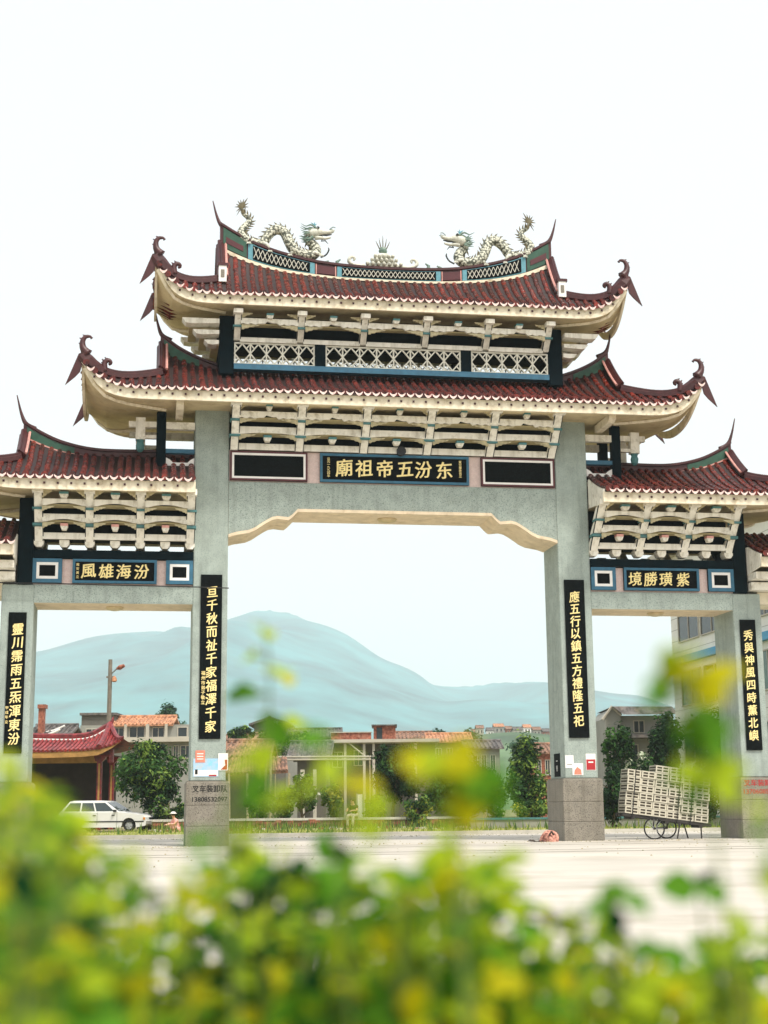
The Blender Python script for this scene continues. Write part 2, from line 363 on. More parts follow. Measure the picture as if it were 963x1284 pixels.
def beam_mesh(name, L, y, z0, z1, style, deck=0.42):
    """board with a carved lower edge, and the deck behind it that closes the tier"""
    h = z1-z0; low = []
    n = 24
    for i in range(n+1):
        t = i/n; x = lerp(-L/2, L/2, t); c = abs(t-0.5)*2
        if style == 'arch': d = 0.10*max(0, 1-c*c*1.15)**1.0 + (0.02 if c > 0.85 else 0)
        elif style == 'cloud': d = 0.035+0.02*math.sin(t*math.pi*14)+(0.07 if c < 0.16 else 0.035 if c < 0.3 else 0)*1.0
        elif style == 'shallow': d = 0.06*math.sin(math.pi*t)
        else: d = 0.0
        low.append((x, z0+d))
    m = MB().prism(low+[(L/2, z1), (-L/2, z1)], 'y', y, y+0.07)
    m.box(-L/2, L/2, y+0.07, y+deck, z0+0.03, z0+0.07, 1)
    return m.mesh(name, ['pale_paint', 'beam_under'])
def block_mesh(w, d, h, mats=('pale_paint', 'teal_trim')):
    return MB().prism([(-w/2, 0), (-w/2*0.6, -h*0.6), (w/2*0.6, -h*0.6), (w/2, 0)], 'y', -d/2, d/2).box(-w/2, w/2, -d/2-0.01, d/2+0.01, 0.0, h*0.4, 1).mesh('block', list(mats))

def carving_mesh(y, z, w, h):
    """scrolled corner piece that fills the angle between a post and the beam above it"""
    out = [(0, 0), (w, 0), (w*0.92, -h*0.22), (w*0.72, -h*0.30), (w*0.66, -h*0.45), (w*0.45, -h*0.5), (w*0.36, -h*0.72), (w*0.18, -h*0.78), (w*0.12, -h), (0, -h)]
    return [MB().prism([(sg*a, z+b) for a, b in out], 'y', y, y+0.06).mesh('corner_carving', 'beam_carved') for sg in (1, -1)]
def tier(posts, pm, plates, cap, beams, blocks, both=True, carve=()):
    """place a bracket tier on the front and, turned half round, on the back of the gate"""
    for back in ((False, True) if both else (False,)):
        def put(name, me, x, y=0.0, z=0.0, parent=gate):
            if back: return link(name, me, parent, (x, 2*YC-0.06-y, z), (0, 0, math.pi))
            return link(name, me, parent, (x, y, z))
        for x in posts:
            p = put('bracket_post', pm, x)
            for pl in plates: link('plate', pl, p, local=True)
            link('cap', cap, p, local=True)
        for a, b in zip(posts, posts[1:]):
            for bi, me in enumerate(beams): put('bracket_beam', me, (a+b)/2, 0.0, 0.16 if back and bi == 2 and posts[0]*posts[-1] > 0 else 0.0)
            for pair in carve:
                put('corner_carving', pair[1 if back else 0], a+(0.11 if not back else 0.11)); put('corner_carving', pair[0 if back else 1], b-0.11)
            for (me, y, z) in blocks: put('bracket_block', me, (a+b)/2, y, z)

# main tier under the middle roof
mp = [-4.53, -2.72, -0.906, 0.906, 2.72, 4.53]
LB = 1.812-0.20
tier(mp, post_mesh('bracket_post', [(-0.10, 10.73, -0.42, 11.02), (-0.48, 11.08, -0.76, 11.38), (-0.80, 11.44, -1.06, 11.74)]),
     plate_mesh('plate', [(-0.46, 11.05, 0.05), (-0.78, 11.41, 0.05)]),
     MB().box(-0.15, 0.15, -1.26, -0.90, 11.74, 11.91).mesh('cap', 'pale_paint'),
     [beam_mesh('bracket_beam', LB, -0.86, 11.42, 11.64, 'cloud'), beam_mesh('bracket_beam', LB, -0.50, 11.08, 11.30, 'shallow'), beam_mesh('bracket_beam', LB, -0.10, 10.745, 10.92, 'flat', 0.3)],
     [(block_mesh(0.17, 0.2, 0.15), -0.95, 11.74), (block_mesh(0.22, 0.2, 0.16), -0.32, 11.02)], carve=(carving_mesh(-0.84, 11.44, 0.46, 0.13), carving_mesh(-0.48, 11.09, 0.46, 0.15), carving_mesh(-0.9, 11.87, 0.3, 0.2)))
MB().box(-4.6, 4.6, 0.35, 1.15, 10.745, 11.9).build('gap_shade_block', 'dark_teal', gate)  # dark box added inside the open tier so the bracket gaps look deeply shaded
# side tiers
for s in (-1, 1):
    sp = sorted(s*v for v in (5.70, 7.04, 8.38, 9.72)); L2 = 1.34-0.20
    tier(sp, post_mesh('bracket_post', [(-0.12, 8.06, -0.40, 8.40), (-0.48, 8.50, -0.74, 8.80), (-0.78, 8.86, -1.06, 9.18)]),
         plate_mesh('plate', [(-0.45, 8.45, 0.07), (-0.76, 8.83, 0.05)]),
         MB().box(-0.14, 0.14, -1.26, -0.9, 9.18, 9.33).mesh('cap', 'pale_paint'),
         [beam_mesh('bracket_beam', L2, -0.93, 8.86, 9.06, 'arch'), beam_mesh('bracket_beam', L2, -0.58, 8.49, 8.72, 'arch'), beam_mesh('bracket_beam', L2, -0.20, 8.11, 8.28, 'flat', 0.26)],
         [(block_mesh(0.24, 0.2, 0.15), -1.0, 9.16), (block_mesh(0.2, 0.2, 0.17, ('pale_paint', 'ridge_pink')), -0.36, 8.42)], carve=(carving_mesh(-0.91, 8.87, 0.32, 0.13), carving_mesh(-0.56, 8.50, 0.32, 0.16), carving_mesh(-1.0, 9.28, 0.26, 0.2)))
    den = MB().prism([(-0.13, 0.0), (-0.13, -0.11), (-0.07, -0.19), (0.07, -0.19), (0.13, -0.11), (0.13, 0)], 'y', 0, 0.32).mesh('dentil', 'pale_paint')
    for back in (0, 1):
        for i in range(7): link('dentil', den, gate, (lerp(sp[0], sp[-1], i/6), 1.3 if back else -0.10, 8.10))
    a, b = sorted((s*5.63, s*9.84)); MB().box(a, b, 0.45, 1.05, 8.22, 9.3).build('gap_shade_block', 'dark_teal', gate)  # added dark filler, stands in for shade between the side brackets
# upper tier under the top roof
tp = [-4.48, -2.69, -0.896, 0.896, 2.69, 4.48]; L3 = 1.792-0.18
tier(tp, post_mesh('bracket_post', [(-0.06, 13.92, -0.34, 14.20), (-0.36, 14.25, -0.56, 14.50)], 0.19),
     plate_mesh('plate', [(-0.36, 14.225, 0.05)], 0.26), MB().box(-0.13, 0.13, -0.74, -0.44, 14.50, 14.62).mesh('cap', 'pale_paint'),
     [beam_mesh('bracket_beam', L3, -0.46, 14.24, 14.44, 'cloud', 0.3), beam_mesh('bracket_beam', L3, -0.08, 13.87, 14.0, 'flat', 0.2)], [(block_mesh(0.2, 0.2, 0.14), -0.5, 14.50)], carve=(carving_mesh(-0.44, 14.26, 0.5, 0.14), carving_mesh(-0.5, 14.58, 0.3, 0.14)))
for y0 in (-0.07, 1.33):
    for s in (-1, 1):
        a, b = sorted((s*4.56, s*4.98)); bevel(MB().box(a, b, y0, y0+0.32, 12.9, 14.62).build('corner_post', 'dark_teal', gate), 0.03)
        a, b = sorted((s*1.97, s*2.26)); MB().box(a, b, y0+0.02, y0+0.2, 13.22, 13.87).build('panel_post', 'dark_teal', gate)
    MB().box(-4.56, 4.56, y0-0.03, y0+0.28, 13.06, 13.22).build('rail', 'blue_trim', gate)
    # fretwork panels
    for x0, x1, n in ((-4.55, -2.27, 5), (-1.96, 1.96, 8), (2.27, 4.55, 5)):
        m = MB(); z0, z1 = 13.23, 13.86; w = 0.02; ya, yb = y0+0.05, y0+0.11
        m.box(x0, x1, ya, yb, z0, z0+0.035); m.box(x0, x1, ya, yb, z1-0.035, z1)
        cw = (x1-x0)/n; zc = (z0+z1)/2; hh = (z1-z0)/2-0.03
        def bar(p, q, t=w, off=0.0):
            (xa, za), (xb, zb) = p, q; L = math.hypot(xb-xa, zb-za); nx, nz = -(zb-za)/L*t, (xb-xa)/L*t
            m.prism([(xa+nx, za+nz), (xb+nx, zb+nz), (xb-nx, zb-nz), (xa-nx, za-nz)], 'y', ya+0.004+off, yb-0.004-off)
        for i in range(n+1):
            xe = min(max(x0+cw*i, x0+0.02), x1-0.02); bar((xe, z0), (xe, z1), 0.02)
        for i in range(n):
            xc = x0+cw*(i+0.5); hw = cw/2
            for (dx, dz) in ((-1, -1), (-1, 1), (1, -1), (1, 1)):
                bar((xc+dx*hw, zc), (xc, zc+dz*hh), 0.018, 0.003); bar((xc+dx*hw*0.5, zc+dz*hh*0.5), (xc+dx*hw*0.96, zc+dz*hh*0.97), 0.016, 0.006)
        m.build('fretwork_panel', 'lattice_white', gate)
MB().box(-4.55, 4.55, 0.45, 1.1, 13.80, 14.72).build('gap_shade_block', 'dark_teal', gate)  # added dark filler behind the fretwork and upper brackets, painted-in shade
# corner corbels of the top tier (stacked boards that widen upwards)
for s in (-1, 1):
    for i, (xe, z0, z1) in enumerate(((5.40, 13.72, 13.86), (5.72, 13.98, 14.12), (6.02, 14.26, 14.42))):
        for y0 in (-0.16-0.1*i, 1.42+0.1*i-0.2):
            a, b = sorted((s*4.98, s*xe))
            c = [(s*4.985, z0+0.03), (s*(xe-0.25), z0), (s*(xe-0.1), z0+0.02), (s*xe, z1), (s*4.985, z1)]
            MB().prism(c, 'y', y0, y0+0.4).build('corbel', 'pale_paint', gate)
        a, b = sorted((s*(xe-0.42), s*(xe-0.2))); MB().box(a, b, -0.05, 1.6, z0+0.02, z1-0.02).build('corbel', 'cream_soffit', gate)
    # short posts, rails and hanging lotus posts that carry the ends of the middle roof
    for y0 in (0.02, 1.22):
        a, b = sorted((s*6.40, s*6.66)); bevel(MB().box(a, b, y0, y0+0.26, 10.2, 11.78).build('short_post', 'dark_teal', gate), 0.02)
        a, b = sorted((s*5.605, s*6.40)); MB().box(a, b, y0+0.03, y0+0.2, 11.30, 11.50).build('tie_beam', 'pale_paint', gate)
        MB().box(a, b, y0+0.03, y0+0.2, 10.62, 10.74).build('rail', 'blue_trim', gate)
        MB().prism([(s*5.61, 10.26), (s*6.39, 10.26), (s*6.39, 10.5), (s*6.28, 10.44), (s*6.2, 10.36), (s*5.8, 10.36), (s*5.72, 10.44), (s*5.61, 10.5)], 'y', y0+0.06, y0+0.16).build('rail', 'white_frame', gate)
        a, b = sorted((s*6.66, s*7.42)); MB().box(a, b, y0+0.04, y0+0.19, 11.34, 11.50).build('tie_beam', 'pale_paint', gate)
        a, b = sorted((s*6.66, s*7.0)); MB().box(a, b, y0+0.05, y0+0.17, 11.02, 11.12).build('tie_beam', 'pale_paint', gate)
        hp = MB().box(s*7.10-0.13, s*7.10+0.13, y0, y0+0.24, 10.98, 11.6).build('hanging_post', 'pale_paint', gate)
        MB().lathe([(0.05, -0.34), (0.10, -0.28), (0.12, -0.16), (0.09, -0.06), (0.12, 0)], (s*7.10, y0+0.12, 10.98), 10).build('lotus_drop', 'teal_trim', hp)
    for x in (6.05,):
        MB().prism([(-1.2, 11.66), (-1.0, 11.58), (0.2, 11.58), (0.2, 11.8), (-1.2, 11.8)], 'x', s*x-0.1, s*x+0.1).build('outrigger', 'cream', gate)
# ================================================================== roofs
def gprof(t): return 0.62*t+0.38*t*t

class Roof:
    def __init__(s, xin, Xr, Xc, ye, ez, x0, U, p, ridge, Yh, two_sided, sgn=1):
        s.xin, s.Xr, s.Xc, s.ye, s.ez, s.x0, s.U, s.p, s.ridge, s.Yh, s.two, s.sgn = xin, Xr, Xc, ye, ez, x0, U, p, ridge, Yh, two_sided, sgn
    def up(s, X):
        a = abs(X); return 0.0 if a <= s.x0 else s.U*((a-s.x0)/(s.Xc-s.x0))**s.p
    def vy(s, Y):
        t = abs(Y-YC)/(YC-s.ye); return max(0, min(1, t))**2.2
    def fh(s, X):   # eave board height, tapering to the corner
        return 0.27*max(0.10, min(1.0, (s.Xc-abs(X))/0.55))
    def e(s, X): return s.ez+s.up(X)
    def front(s, X, t):
        """point on the front slope; t 0 eave .. 1 ridge"""
        zr = interp(min(abs(X), s.Xr), s.ridge); z0 = s.e(X)+0.11; zb = s.ez+0.11
        Y = lerp(s.ye, YC-0.12, t); return Vector((X, Y, z0+(zr-zb)*gprof(t)-s.up(X)*0.55*t))
    def tmax(s, X):
        a = abs(X)
        if a <= s.Xr: return 1.0
        Yhip = lerp(s.Yh, s.ye, ((a-s.Xr)/(s.Xc-s.Xr))**0.9); return max(0.02, (Yhip-s.ye)/(YC-0.12-s.ye))
    def hip(s, side, k):
        X = side*lerp(s.Xr, s.Xc, k); return s.front(X, s.tmax(X) if k > 0 else (s.Yh-s.ye)/(YC-0.12-s.ye))

def mirror_y(v): return Vector((v[0], 2*YC-v[1], v[2]))

def build_roof(rf, rows_step=0.24):
    xs0, xs1 = (-rf.Xc, rf.Xc) if rf.two else (sorted((rf.sgn*rf.xin, rf.sgn*rf.Xc)))
    sides = (-1, 1) if rf.two else (rf.sgn,)
    # --- body sheet: front, back, hip ends
    n = 72 if rf.two else 40
    m = MB()
    m.grid(lambda u, v: rf.front(lerp(xs0, xs1, u), v*rf.tmax(lerp(xs0, xs1, u))), n, 8)
    m.grid(lambda u, v: mirror_y(rf.front(lerp(xs0, xs1, u), v*rf.tmax(lerp(xs0, xs1, u)))), n, 8, flip=True)
    for sd in sides:
        def side(u, v):
            a = rf.hip(sd, 1-u); b = mirror_y(a); P = a.lerp(b, v); sag = 4*v*(1-v)
            P.z -= sag*rf.U*(0.9 if rf.Xc < 20 else 0)*(1-u)*0.95; return P
        m.grid(side, 8, 12)
        H = rf.hip(sd, 0); T_ = Vector((sd*rf.Xr, YC, interp(rf.Xr, rf.ridge)))
        m.add([H, mirror_y(H), T_], [(0, 1, 2)], 1)
    roof = m.build('roof', ['pan_tile', 'ridge_green'], gate, smooth=False)
    # --- tile rows, each a run of overlapping half-round tiles ending in a round eave tile
    X = xs0+rows_step*0.5; cnt = 0; backm = MB(); dr = MB()
    while X < xs1-0.04:
        X0 = X; X = X+rng.uniform(-0.014, 0.014); tm = rf.tmax(X)
        for back in (False, True):
            mm = backm if back else MB()
            f = (lambda v: mirror_y(v)) if back else (lambda v: v)
            L = (rf.front(X, tm)-rf.front(X, 0)).length; k = max(2, round(L/0.24))
            for i in range(k):
                A = rf.front(X, tm*i/k); B = rf.front(X, tm*(i+1)/k)
                if i == 0: A = A+(A-B).normalized()*0.09
                jx = rng.uniform(-0.010, 0.010)
                o = len(mm.v)
                for P, r in ((A, 0.083), (B+(B-A).normalized()*0.02, 0.066)):
                    for j in range(6):
                        th = math.pi*j/5; mm.v.append(tuple(f(P+Vector((math.cos(th)*r+jx, 0, math.sin(th)*r*1.05)))))
                for j in range(5): mm.f.append((o+j, o+j+1, o+7+j, o+6+j)); mm.m.append(0)
                mm.f.append(tuple(o+j for j in range(6))); mm.m.append(0)
            if not back:
                A = rf.front(X, 0); B = rf.front(X, tm/k); c = A+(A-B).normalized()*0.10+Vector((0, 0, 0.02))
                o = len(mm.v); mm.v += [tuple(c+Vector((math.cos(a)*0.09, 0, math.sin(a)*0.09))) for a in [2*math.pi*j/10 for j in range(10)]]
                mm.v += [tuple(c+Vector((math.cos(a)*0.09, 0.05, math.sin(a)*0.09))) for a in [2*math.pi*j/10 for j in range(10)]]
                mm.f.append(tuple(o+j for j in range(9, -1, -1))); mm.m.append(0)
                for j in range(10): mm.f.append((o+j, o+(j+1) % 10, o+10+(j+1) % 10, o+10+j)); mm.m.append(0)
                mm.build('tile_row', 'tile', roof); cnt += 1
        # drip_tile between rows: a dished lip, sky glint painted in its pale colour
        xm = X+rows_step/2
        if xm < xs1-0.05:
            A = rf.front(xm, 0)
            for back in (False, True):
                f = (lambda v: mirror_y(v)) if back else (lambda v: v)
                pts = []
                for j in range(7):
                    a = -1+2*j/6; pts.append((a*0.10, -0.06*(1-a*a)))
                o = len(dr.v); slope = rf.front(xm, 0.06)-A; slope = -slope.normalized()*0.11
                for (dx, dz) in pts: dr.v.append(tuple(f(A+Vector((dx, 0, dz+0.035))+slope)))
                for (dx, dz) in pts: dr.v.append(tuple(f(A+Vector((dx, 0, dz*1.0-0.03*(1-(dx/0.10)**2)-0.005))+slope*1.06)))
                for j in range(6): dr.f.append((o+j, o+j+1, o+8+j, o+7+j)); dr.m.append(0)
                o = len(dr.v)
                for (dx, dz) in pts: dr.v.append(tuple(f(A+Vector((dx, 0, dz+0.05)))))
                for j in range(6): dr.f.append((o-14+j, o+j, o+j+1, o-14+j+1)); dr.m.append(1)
        X = X0+rows_step
    # rows of the hip ends
    for sd in sides:
        ny = int((YC-rf.ye)*2/rows_step)
        for i in range(1, ny):
            v = i/ny; dY = min(v, 1-v)*2
            kmax = min(1.0, 0.15+dY*1.2)
            def sp(u):
                a = rf.hip(sd, 1-u); b = mirror_y(a); y = lerp(rf.ye, 2*YC-rf.ye, v); sag = 4*v*(1-v)
                return Vector((a.x, y, a.z-sag*rf.U*(1-u)*0.95+0.02))
            pts = [sp(kmax*j/4) for j in range(5)]; backm.tube(pts, 0.075, 6)
    stuff(backm.build('tile_row', 'tile', roof)); stuff(dr.build('drip_tile', ['drip_glint', 'pan_tile'], roof))
    # --- eave board with nail heads
    fb = MB(); nl = MB(); N_ = 80 if rf.two else 44
    for back in (False, True):
        f = (lambda v: mirror_y(v)) if back else (lambda v: v)
        def strip(fn, k):
            o = len(fb.v)
            for i in range(k+1):
                P, h = fn(i/k)
                for dy, dz in ((0, 0.01), (0, -h), (0.07, -h), (0.07, 0.01)): fb.v.append(tuple(f(P+Vector((0, dy, dz)))))
            for i in range(k):
                for j in range(4): fb.f.append((o+i*4+j, o+(i+1)*4+j, o+(i+1)*4+(j+1) % 4, o+i*4+(j+1) % 4)); fb.m.append(0)
            fb.f.append((o, o+1, o+2, o+3)); fb.m.append(0); q = o+k*4; fb.f.append((q, q+1, q+2, q+3)); fb.m.append(0)
        strip(lambda u: (Vector((lerp(xs0, xs1, u), rf.ye, rf.e(lerp(xs0, xs1, u)))), rf.fh(lerp(xs0, xs1, u))), N_)
        x = xs0+0.35
        while x < xs1-0.3 and not back:
            z = rf.e(x)-0.55*rf.fh(x)*0.6-0.02; nl.box(x-0.026, x+0.026, rf.ye-0.03, rf.ye+0.01, z-0.026, z+0.026); x += 0.345
    for sd in sides:
        o = len(fb.v); k = 16
        for i in range(k+1):
            Y = lerp(rf.ye, 2*YC-rf.ye, i/k); z = rf.ez+rf.U*rf.vy(Y); h = 0.03+0.22*(1-rf.vy(Y))
            for dx, dz in ((0.0, 0.0), (0.0, -h), (-0.07, -h), (-0.07, 0.0)): fb.v.append((sd*(rf.Xc+dx-0.002), Y, z+dz))
        for i in range(k):
            for j in range(4): fb.f.append((o+i*4+j, o+(i+1)*4+j, o+(i+1)*4+(j+1) % 4, o+i*4+(j+1) % 4)); fb.m.append(0)
    fbo = fb.build('eave_board', 'cream', roof); stuff(nl.build('nail', 'ridge_red', fbo))
    # --- boarded underside
    sf = MB()
    def und(u, v):
        x = lerp(xs0+0.03, xs1-0.03, u); y = lerp(rf.ye+0.03, 2*YC-rf.ye-0.03, v)
        return Vector((x, y, rf.ez+rf.up(x)*rf.vy(y)-rf.fh(x)*0.9+0.10*(1-rf.vy(y))))
    sf.grid(und, 60 if rf.two else 34, 16)
    # battens on the soffit
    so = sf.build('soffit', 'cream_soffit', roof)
    for sd in sides:
        for yb in (0, 1):
            P = [und(((sd*lerp(rf.Xr-0.1, rf.Xc-0.05, k/8))-xs0)/(xs1-xs0), (0.30*(1-k/8) if not yb else 1-0.30*(1-k/8))) for k in range(9)]
            MB().tube([p-Vector((0, 0, 0.03)) for p in P], 0.06, 4).build('hip_rafter', 'cream', so)
    # --- hip ridges, gable ridges, corner finials
    for sd in sides:
        for back in (False, True):
            f = (lambda v: mirror_y(v)) if back else (lambda v: v)
            hp = [f(rf.hip(sd, k/14)+Vector((0, 0, 0.08))) for k in range(15)]
            o = MB(); o.tube(hp, [0.11]*9+[0.12, 0.14, 0.17, 0.19, 0.20, 0.16], 6, up=(0, 0, 1), flat=0.6)
            o.tube([p+Vector((0, 0, 0.10)) for p in hp], 0.05, 6)
            hr = o.build('hip_ridge', 'ridge_red', roof)
            C = hp[-1]; d = Vector((sd, 0, 0))
            sc_ = [C+d*-0.16+Vector((0, 0, 0.02)), C+d*-0.03+Vector((0, 0, 0.18)), C+d*-0.01+Vector((0, 0, 0.36)), C+d*-0.08+Vector((0, 0, 0.49)), C+d*-0.20+Vector((0, 0, 0.51)), C+d*-0.25+Vector((0, 0, 0.46))]
            q = spline(sc_, 18); fin = MB().tube(q, [lerp(0.15, 0.025, (i/17)**0.55) for i in range(17)]+[0.045], 7)
            for i in range(2, 14, 3): fin.tube([q[i], q[i]+Vector((sd*0.1, 0, 0.05))], [0.045, 0.01], 5)
            fin.build('corner_finial', 'ridge_red', hr, smooth=True)
            # red leaf-shaped pendant board below the corner
            B = C+d*0.05
            pd = [(B.x-sd*0.05, B.z+0.05), (B.x+sd*0.03, B.z+0.02), (B.x+sd*0.36, B.z-0.86), (B.x+sd*0.10, B.z-0.62), (B.x-sd*0.02, B.z-0.48), (B.x-sd*0.07, B.z-0.25)]
            MB().prism(pd, 'y', B.y-0.02, B.y+0.02).build('pendant_board', 'ridge_red', hr)
            # curled beast on the hip
            M_ = hp[10]; q = spline([M_, M_+d*0.02+Vector((0, 0, 0.16)), M_+d*0.0+Vector((0, 0, 0.28)), M_-d*0.10+Vector((0, 0, 0.33)), M_-d*0.16+Vector((0, 0, 0.26)), M_-d*0.10+Vector((0, 0, 0.21))], 14)
            bo = MB().tube(q, [lerp(0.10, 0.035, i/13) for i in range(14)], 7)
            for i in (3, 5, 7, 9): bo.tube([q[i], q[i]+Vector((sd*0.08, 0, 0.09))], [0.05, 0.012], 5)
            bo.build('roof_beast', 'ridge_red', hr, smooth=True)
            # gable ridge from the main ridge down to the hip
            tH = (rf.Yh-rf.ye)/(YC-0.12-rf.ye); gp = [f(rf.front(sd*rf.Xr, lerp(tH, 1.0, k/9))+Vector((0, 0, 0.12))) for k in range(10)]
            g = MB().tube(gp, 0.15, 4, up=(1, 0, 0.01)); g.tube([p+Vector((-sd*0.13, -0.02 if not back else 0.02, 0.07)) for p in gp], 0.035, 5, 1); g.tube([p+Vector((sd*0.06, 0, 0.13)) for p in gp], 0.05, 5, 0)
            go = g.build('gable_ridge', ['ridge_red', 'ridge_pink'], roof)
    return roof

def ridge_curve(top_pts, und_pts): return lambda x: interp(abs(x), top_pts), lambda x: interp(abs(x), und_pts)
def smooth_tab(pts, n=30):
    q = spline([(x, z, 0) for x, z in pts], n); return [(v.x, v.y) for v in q]

def ridge_slab(roof, x0, x1, ztop, zund, th=0.16, name='ridge', mats=('ridge_red',)):
    m = MB(); n = 28
    def ring(u):
        x = lerp(x0, x1, u); a, b = ztop(x), zund(x)
        return [(x, YC-th, b), (x, YC-th, a-0.08), (x, YC-th-0.05, a-0.07), (x, YC-th-0.05, a), (x, YC+th+0.05, a), (x, YC+th+0.05, a-0.07), (x, YC+th, a-0.08), (x, YC+th, b)]
    o = 0
    for i in range(n+1): m.v += ring(i/n)
    for i in range(n):
        for j in range(8): m.f.append((i*8+j, (i+1)*8+j, (i+1)*8+(j+1) % 8, i*8+(j+1) % 8)); m.m.append(0)
    m.f.append(tuple(range(8))); m.m.append(0); m.f.append(tuple(n*8+j for j in range(8))); m.m.append(0)
    return m.build(name, list(mats), roof)
def ridge_patch(rid, x0, x1, ztop, zund, a, b, material, name, y, n=8):
    m = MB()
    def P(u, v):
        x = lerp(x0, x1, u); lo, hi = zund(x), ztop(x)-0.08; return Vector((x, y, lerp(lo, hi, lerp(a, b, v))))
    m.grid(P, n, 1); k = len(m.v)
    m.v += [(vx, vy+0.03 if y < YC else vy-0.03, vz) for vx, vy, vz in m.v[:k]]
    m.f += [tuple(q+k for q in f_) for f_ in list(m.f)]; m.m += list(m.m)
    for i in range(n):
        for j in (0, 1): p = i*2+j; m.f.append((p, p+2, p+2+k, p+k)); m.m.append(0)
    m.f.append((0, 1, 1+k, k)); m.m.append(0); p = n*2; m.f.append((p, p+1, p+1+k, p+k)); m.m.append(0)
    return m.build(name, material, rid)
def horn(roof, s, p0, tip, r=0.10):
    a = Vector((s*p0[0], YC, p0[1])); b = Vector((s*tip[0], YC, tip[1]))
    q = spline([a+Vector((-s*0.25, 0, -0.17)), a, a.lerp(b, 0.45)+Vector((s*0.02, 0, -0.05)), b], 16)
    MB().tube(q, [lerp(r, 0.015, (i/15)**0.8) for i in range(16)], 6, flat=0.6).build('swallowtail', 'ridge_red', roof, smooth=True)

# ---- top roof
T_under = smooth_tab([(0, 16.12), (1.2, 16.13), (2.2, 16.19), (3.05, 16.28), (3.7, 16.41), (4.2, 16.56), (4.75, 16.79), (5.0, 16.92)])
T_top = smooth_tab([(0, 16.54), (1.2, 16.57), (2.2, 16.66), (3.1, 16.85), (3.75, 17.05), (4.25, 17.27), (4.85, 17.62), (5.0, 17.72)])
RT = Roof(0, 4.92, 6.80, -0.85, 14.97, 5.0, 0.86, 3.3, T_under, -0.36, True)
roofT = build_roof(RT)
ridT = ridge_slab(roofT, -4.95, 4.95, lambda x: interp(abs(x), T_top), lambda x: interp(abs(x), T_under)-0.12)
zt, zu = (lambda x: interp(abs(x), T_top)), (lambda x: interp(abs(x), T_under))
for y, sy in ((YC-0.185, -1), (YC+0.185, 1)):
    ridge_patch(ridT, -4.9, 4.9, zt, zu, -0.12, 0.06, 'cream', 'ridge_moulding', y+sy*0.02, 40)
    for s in (-1, 1):
        for x0, x1, mt, a, b in ((4.18, 4.86, 'ridge_green', 0.12, 0.97), (1.60, 2.14, 'red_frame', 0.2, 0.85)):
            u, v = sorted((s*x0, s*x1)); ridge_patch(ridT, u, v, zt, zu, a, b, mt, 'ridge_panel', y)
        u, v = sorted((s*4.28, s*4.78)); ridge_patch(ridT, u, v, zt, zu, 0.35, 0.62, 'red_frame', 'ridge_panel', y+sy*0.012)
        for x0, x1 in ((1.57, 1.60), (2.14, 2.17)):
            u, v = sorted((s*x0, s*x1)); ridge_patch(ridT, u, v, zt, zu, 0.12, 0.92, 'ridge_pink', 'ridge_trim', y, 1)
    for x0, x1 in ((-4.14, -2.2), (-1.54, 1.54), (2.2, 4.14)):
        pn = ridge_patch(ridT, x0, x1, zt, zu, 0.10, 0.95, 'aqua', 'ridge_panel', y, 20)
        ridge_patch(pn if False else ridT, x0+0.14, x1-0.14, zt, zu, 0.16, 0.9, 'black_stone', 'ridge_panel', y+sy*0.014, 20)
        m = MB(); k = int((x1-x0-0.32)/0.13)
        for i in range(k):
            xa = x0+0.16+i*0.13
            for d0, d1 in ((0.24, 0.82), (0.82, 0.24)):
                P = [Vector((xa+dx, y+sy*0.02, lerp(zu(xa+dx), zt(xa+dx)-0.08, d))) for dx, d in ((0, d0), (0.13, d1))]
                m.tube(P, 0.010, 4)
        stuff(m.build('ridge_lattice', 'lattice_white', ridT))
for s in (-1, 1):
    horn(roofT, s, (4.92, 17.66), (5.17, 18.40))
    # white end tablets at the foot of the gable ridges
    H = RT.hip(s, 0)
    for yy in (H.y-0.12, 2*YC-H.y+0.04):
        t_ = MB().box(s*4.92-0.11, s*4.92+0.11, yy-0.04, yy+0.12, H.z-0.05, H.z+0.42).build('end_tablet', 'white_frame', roofT)
        MB().box(s*4.92-0.05, s*4.92+0.05, yy-0.055, yy-0.04, H.z+0.08, H.z+0.30).build('tablet_relief', 'granite_base', t_)
        MB().box(s*4.92-0.15, s*4.92+0.15, yy-0.06, yy+0.14, H.z+0.42, H.z+0.5).build('tablet_cap', 'ridge_red', t_)

# ---- middle roof
M_r = smooth_tab([(0, 13.22), (4.0, 13.22), (5.05, 13.26), (5.6, 13.36), (6.1, 13.52), (6.55, 13.74), (6.7, 13.82)])
M_t = smooth_tab([(4.9, 13.42), (5.05, 13.44), (5.6, 13.64), (6.1, 13.90), (6.55, 14.24), (6.7, 14.36)])
RM = Roof(0, 6.55, 8.68, -1.45, 12.00, 6.9, 0.70, 3.0, M_r, -0.55, True)
roofM = build_roof(RM)
for s in (-1, 1):
    a, b = sorted((s*4.99, s*6.6)); f1, f2 = (lambda x: interp(abs(x), M_t)), (lambda x: interp(abs(x), M_r)-0.14)
    r_ = ridge_slab(roofM, a, b, f1, f2, 0.13)
    u, v = sorted((s*5.5, s*6.5)); ridge_patch(r_, u, v, f1, f2, 0.2, 0.9, 'ridge_green', 'ridge_panel', YC-0.15, 10)
    horn(roofM, s, (6.56, 14.24), (6.77, 14.98), 0.10)

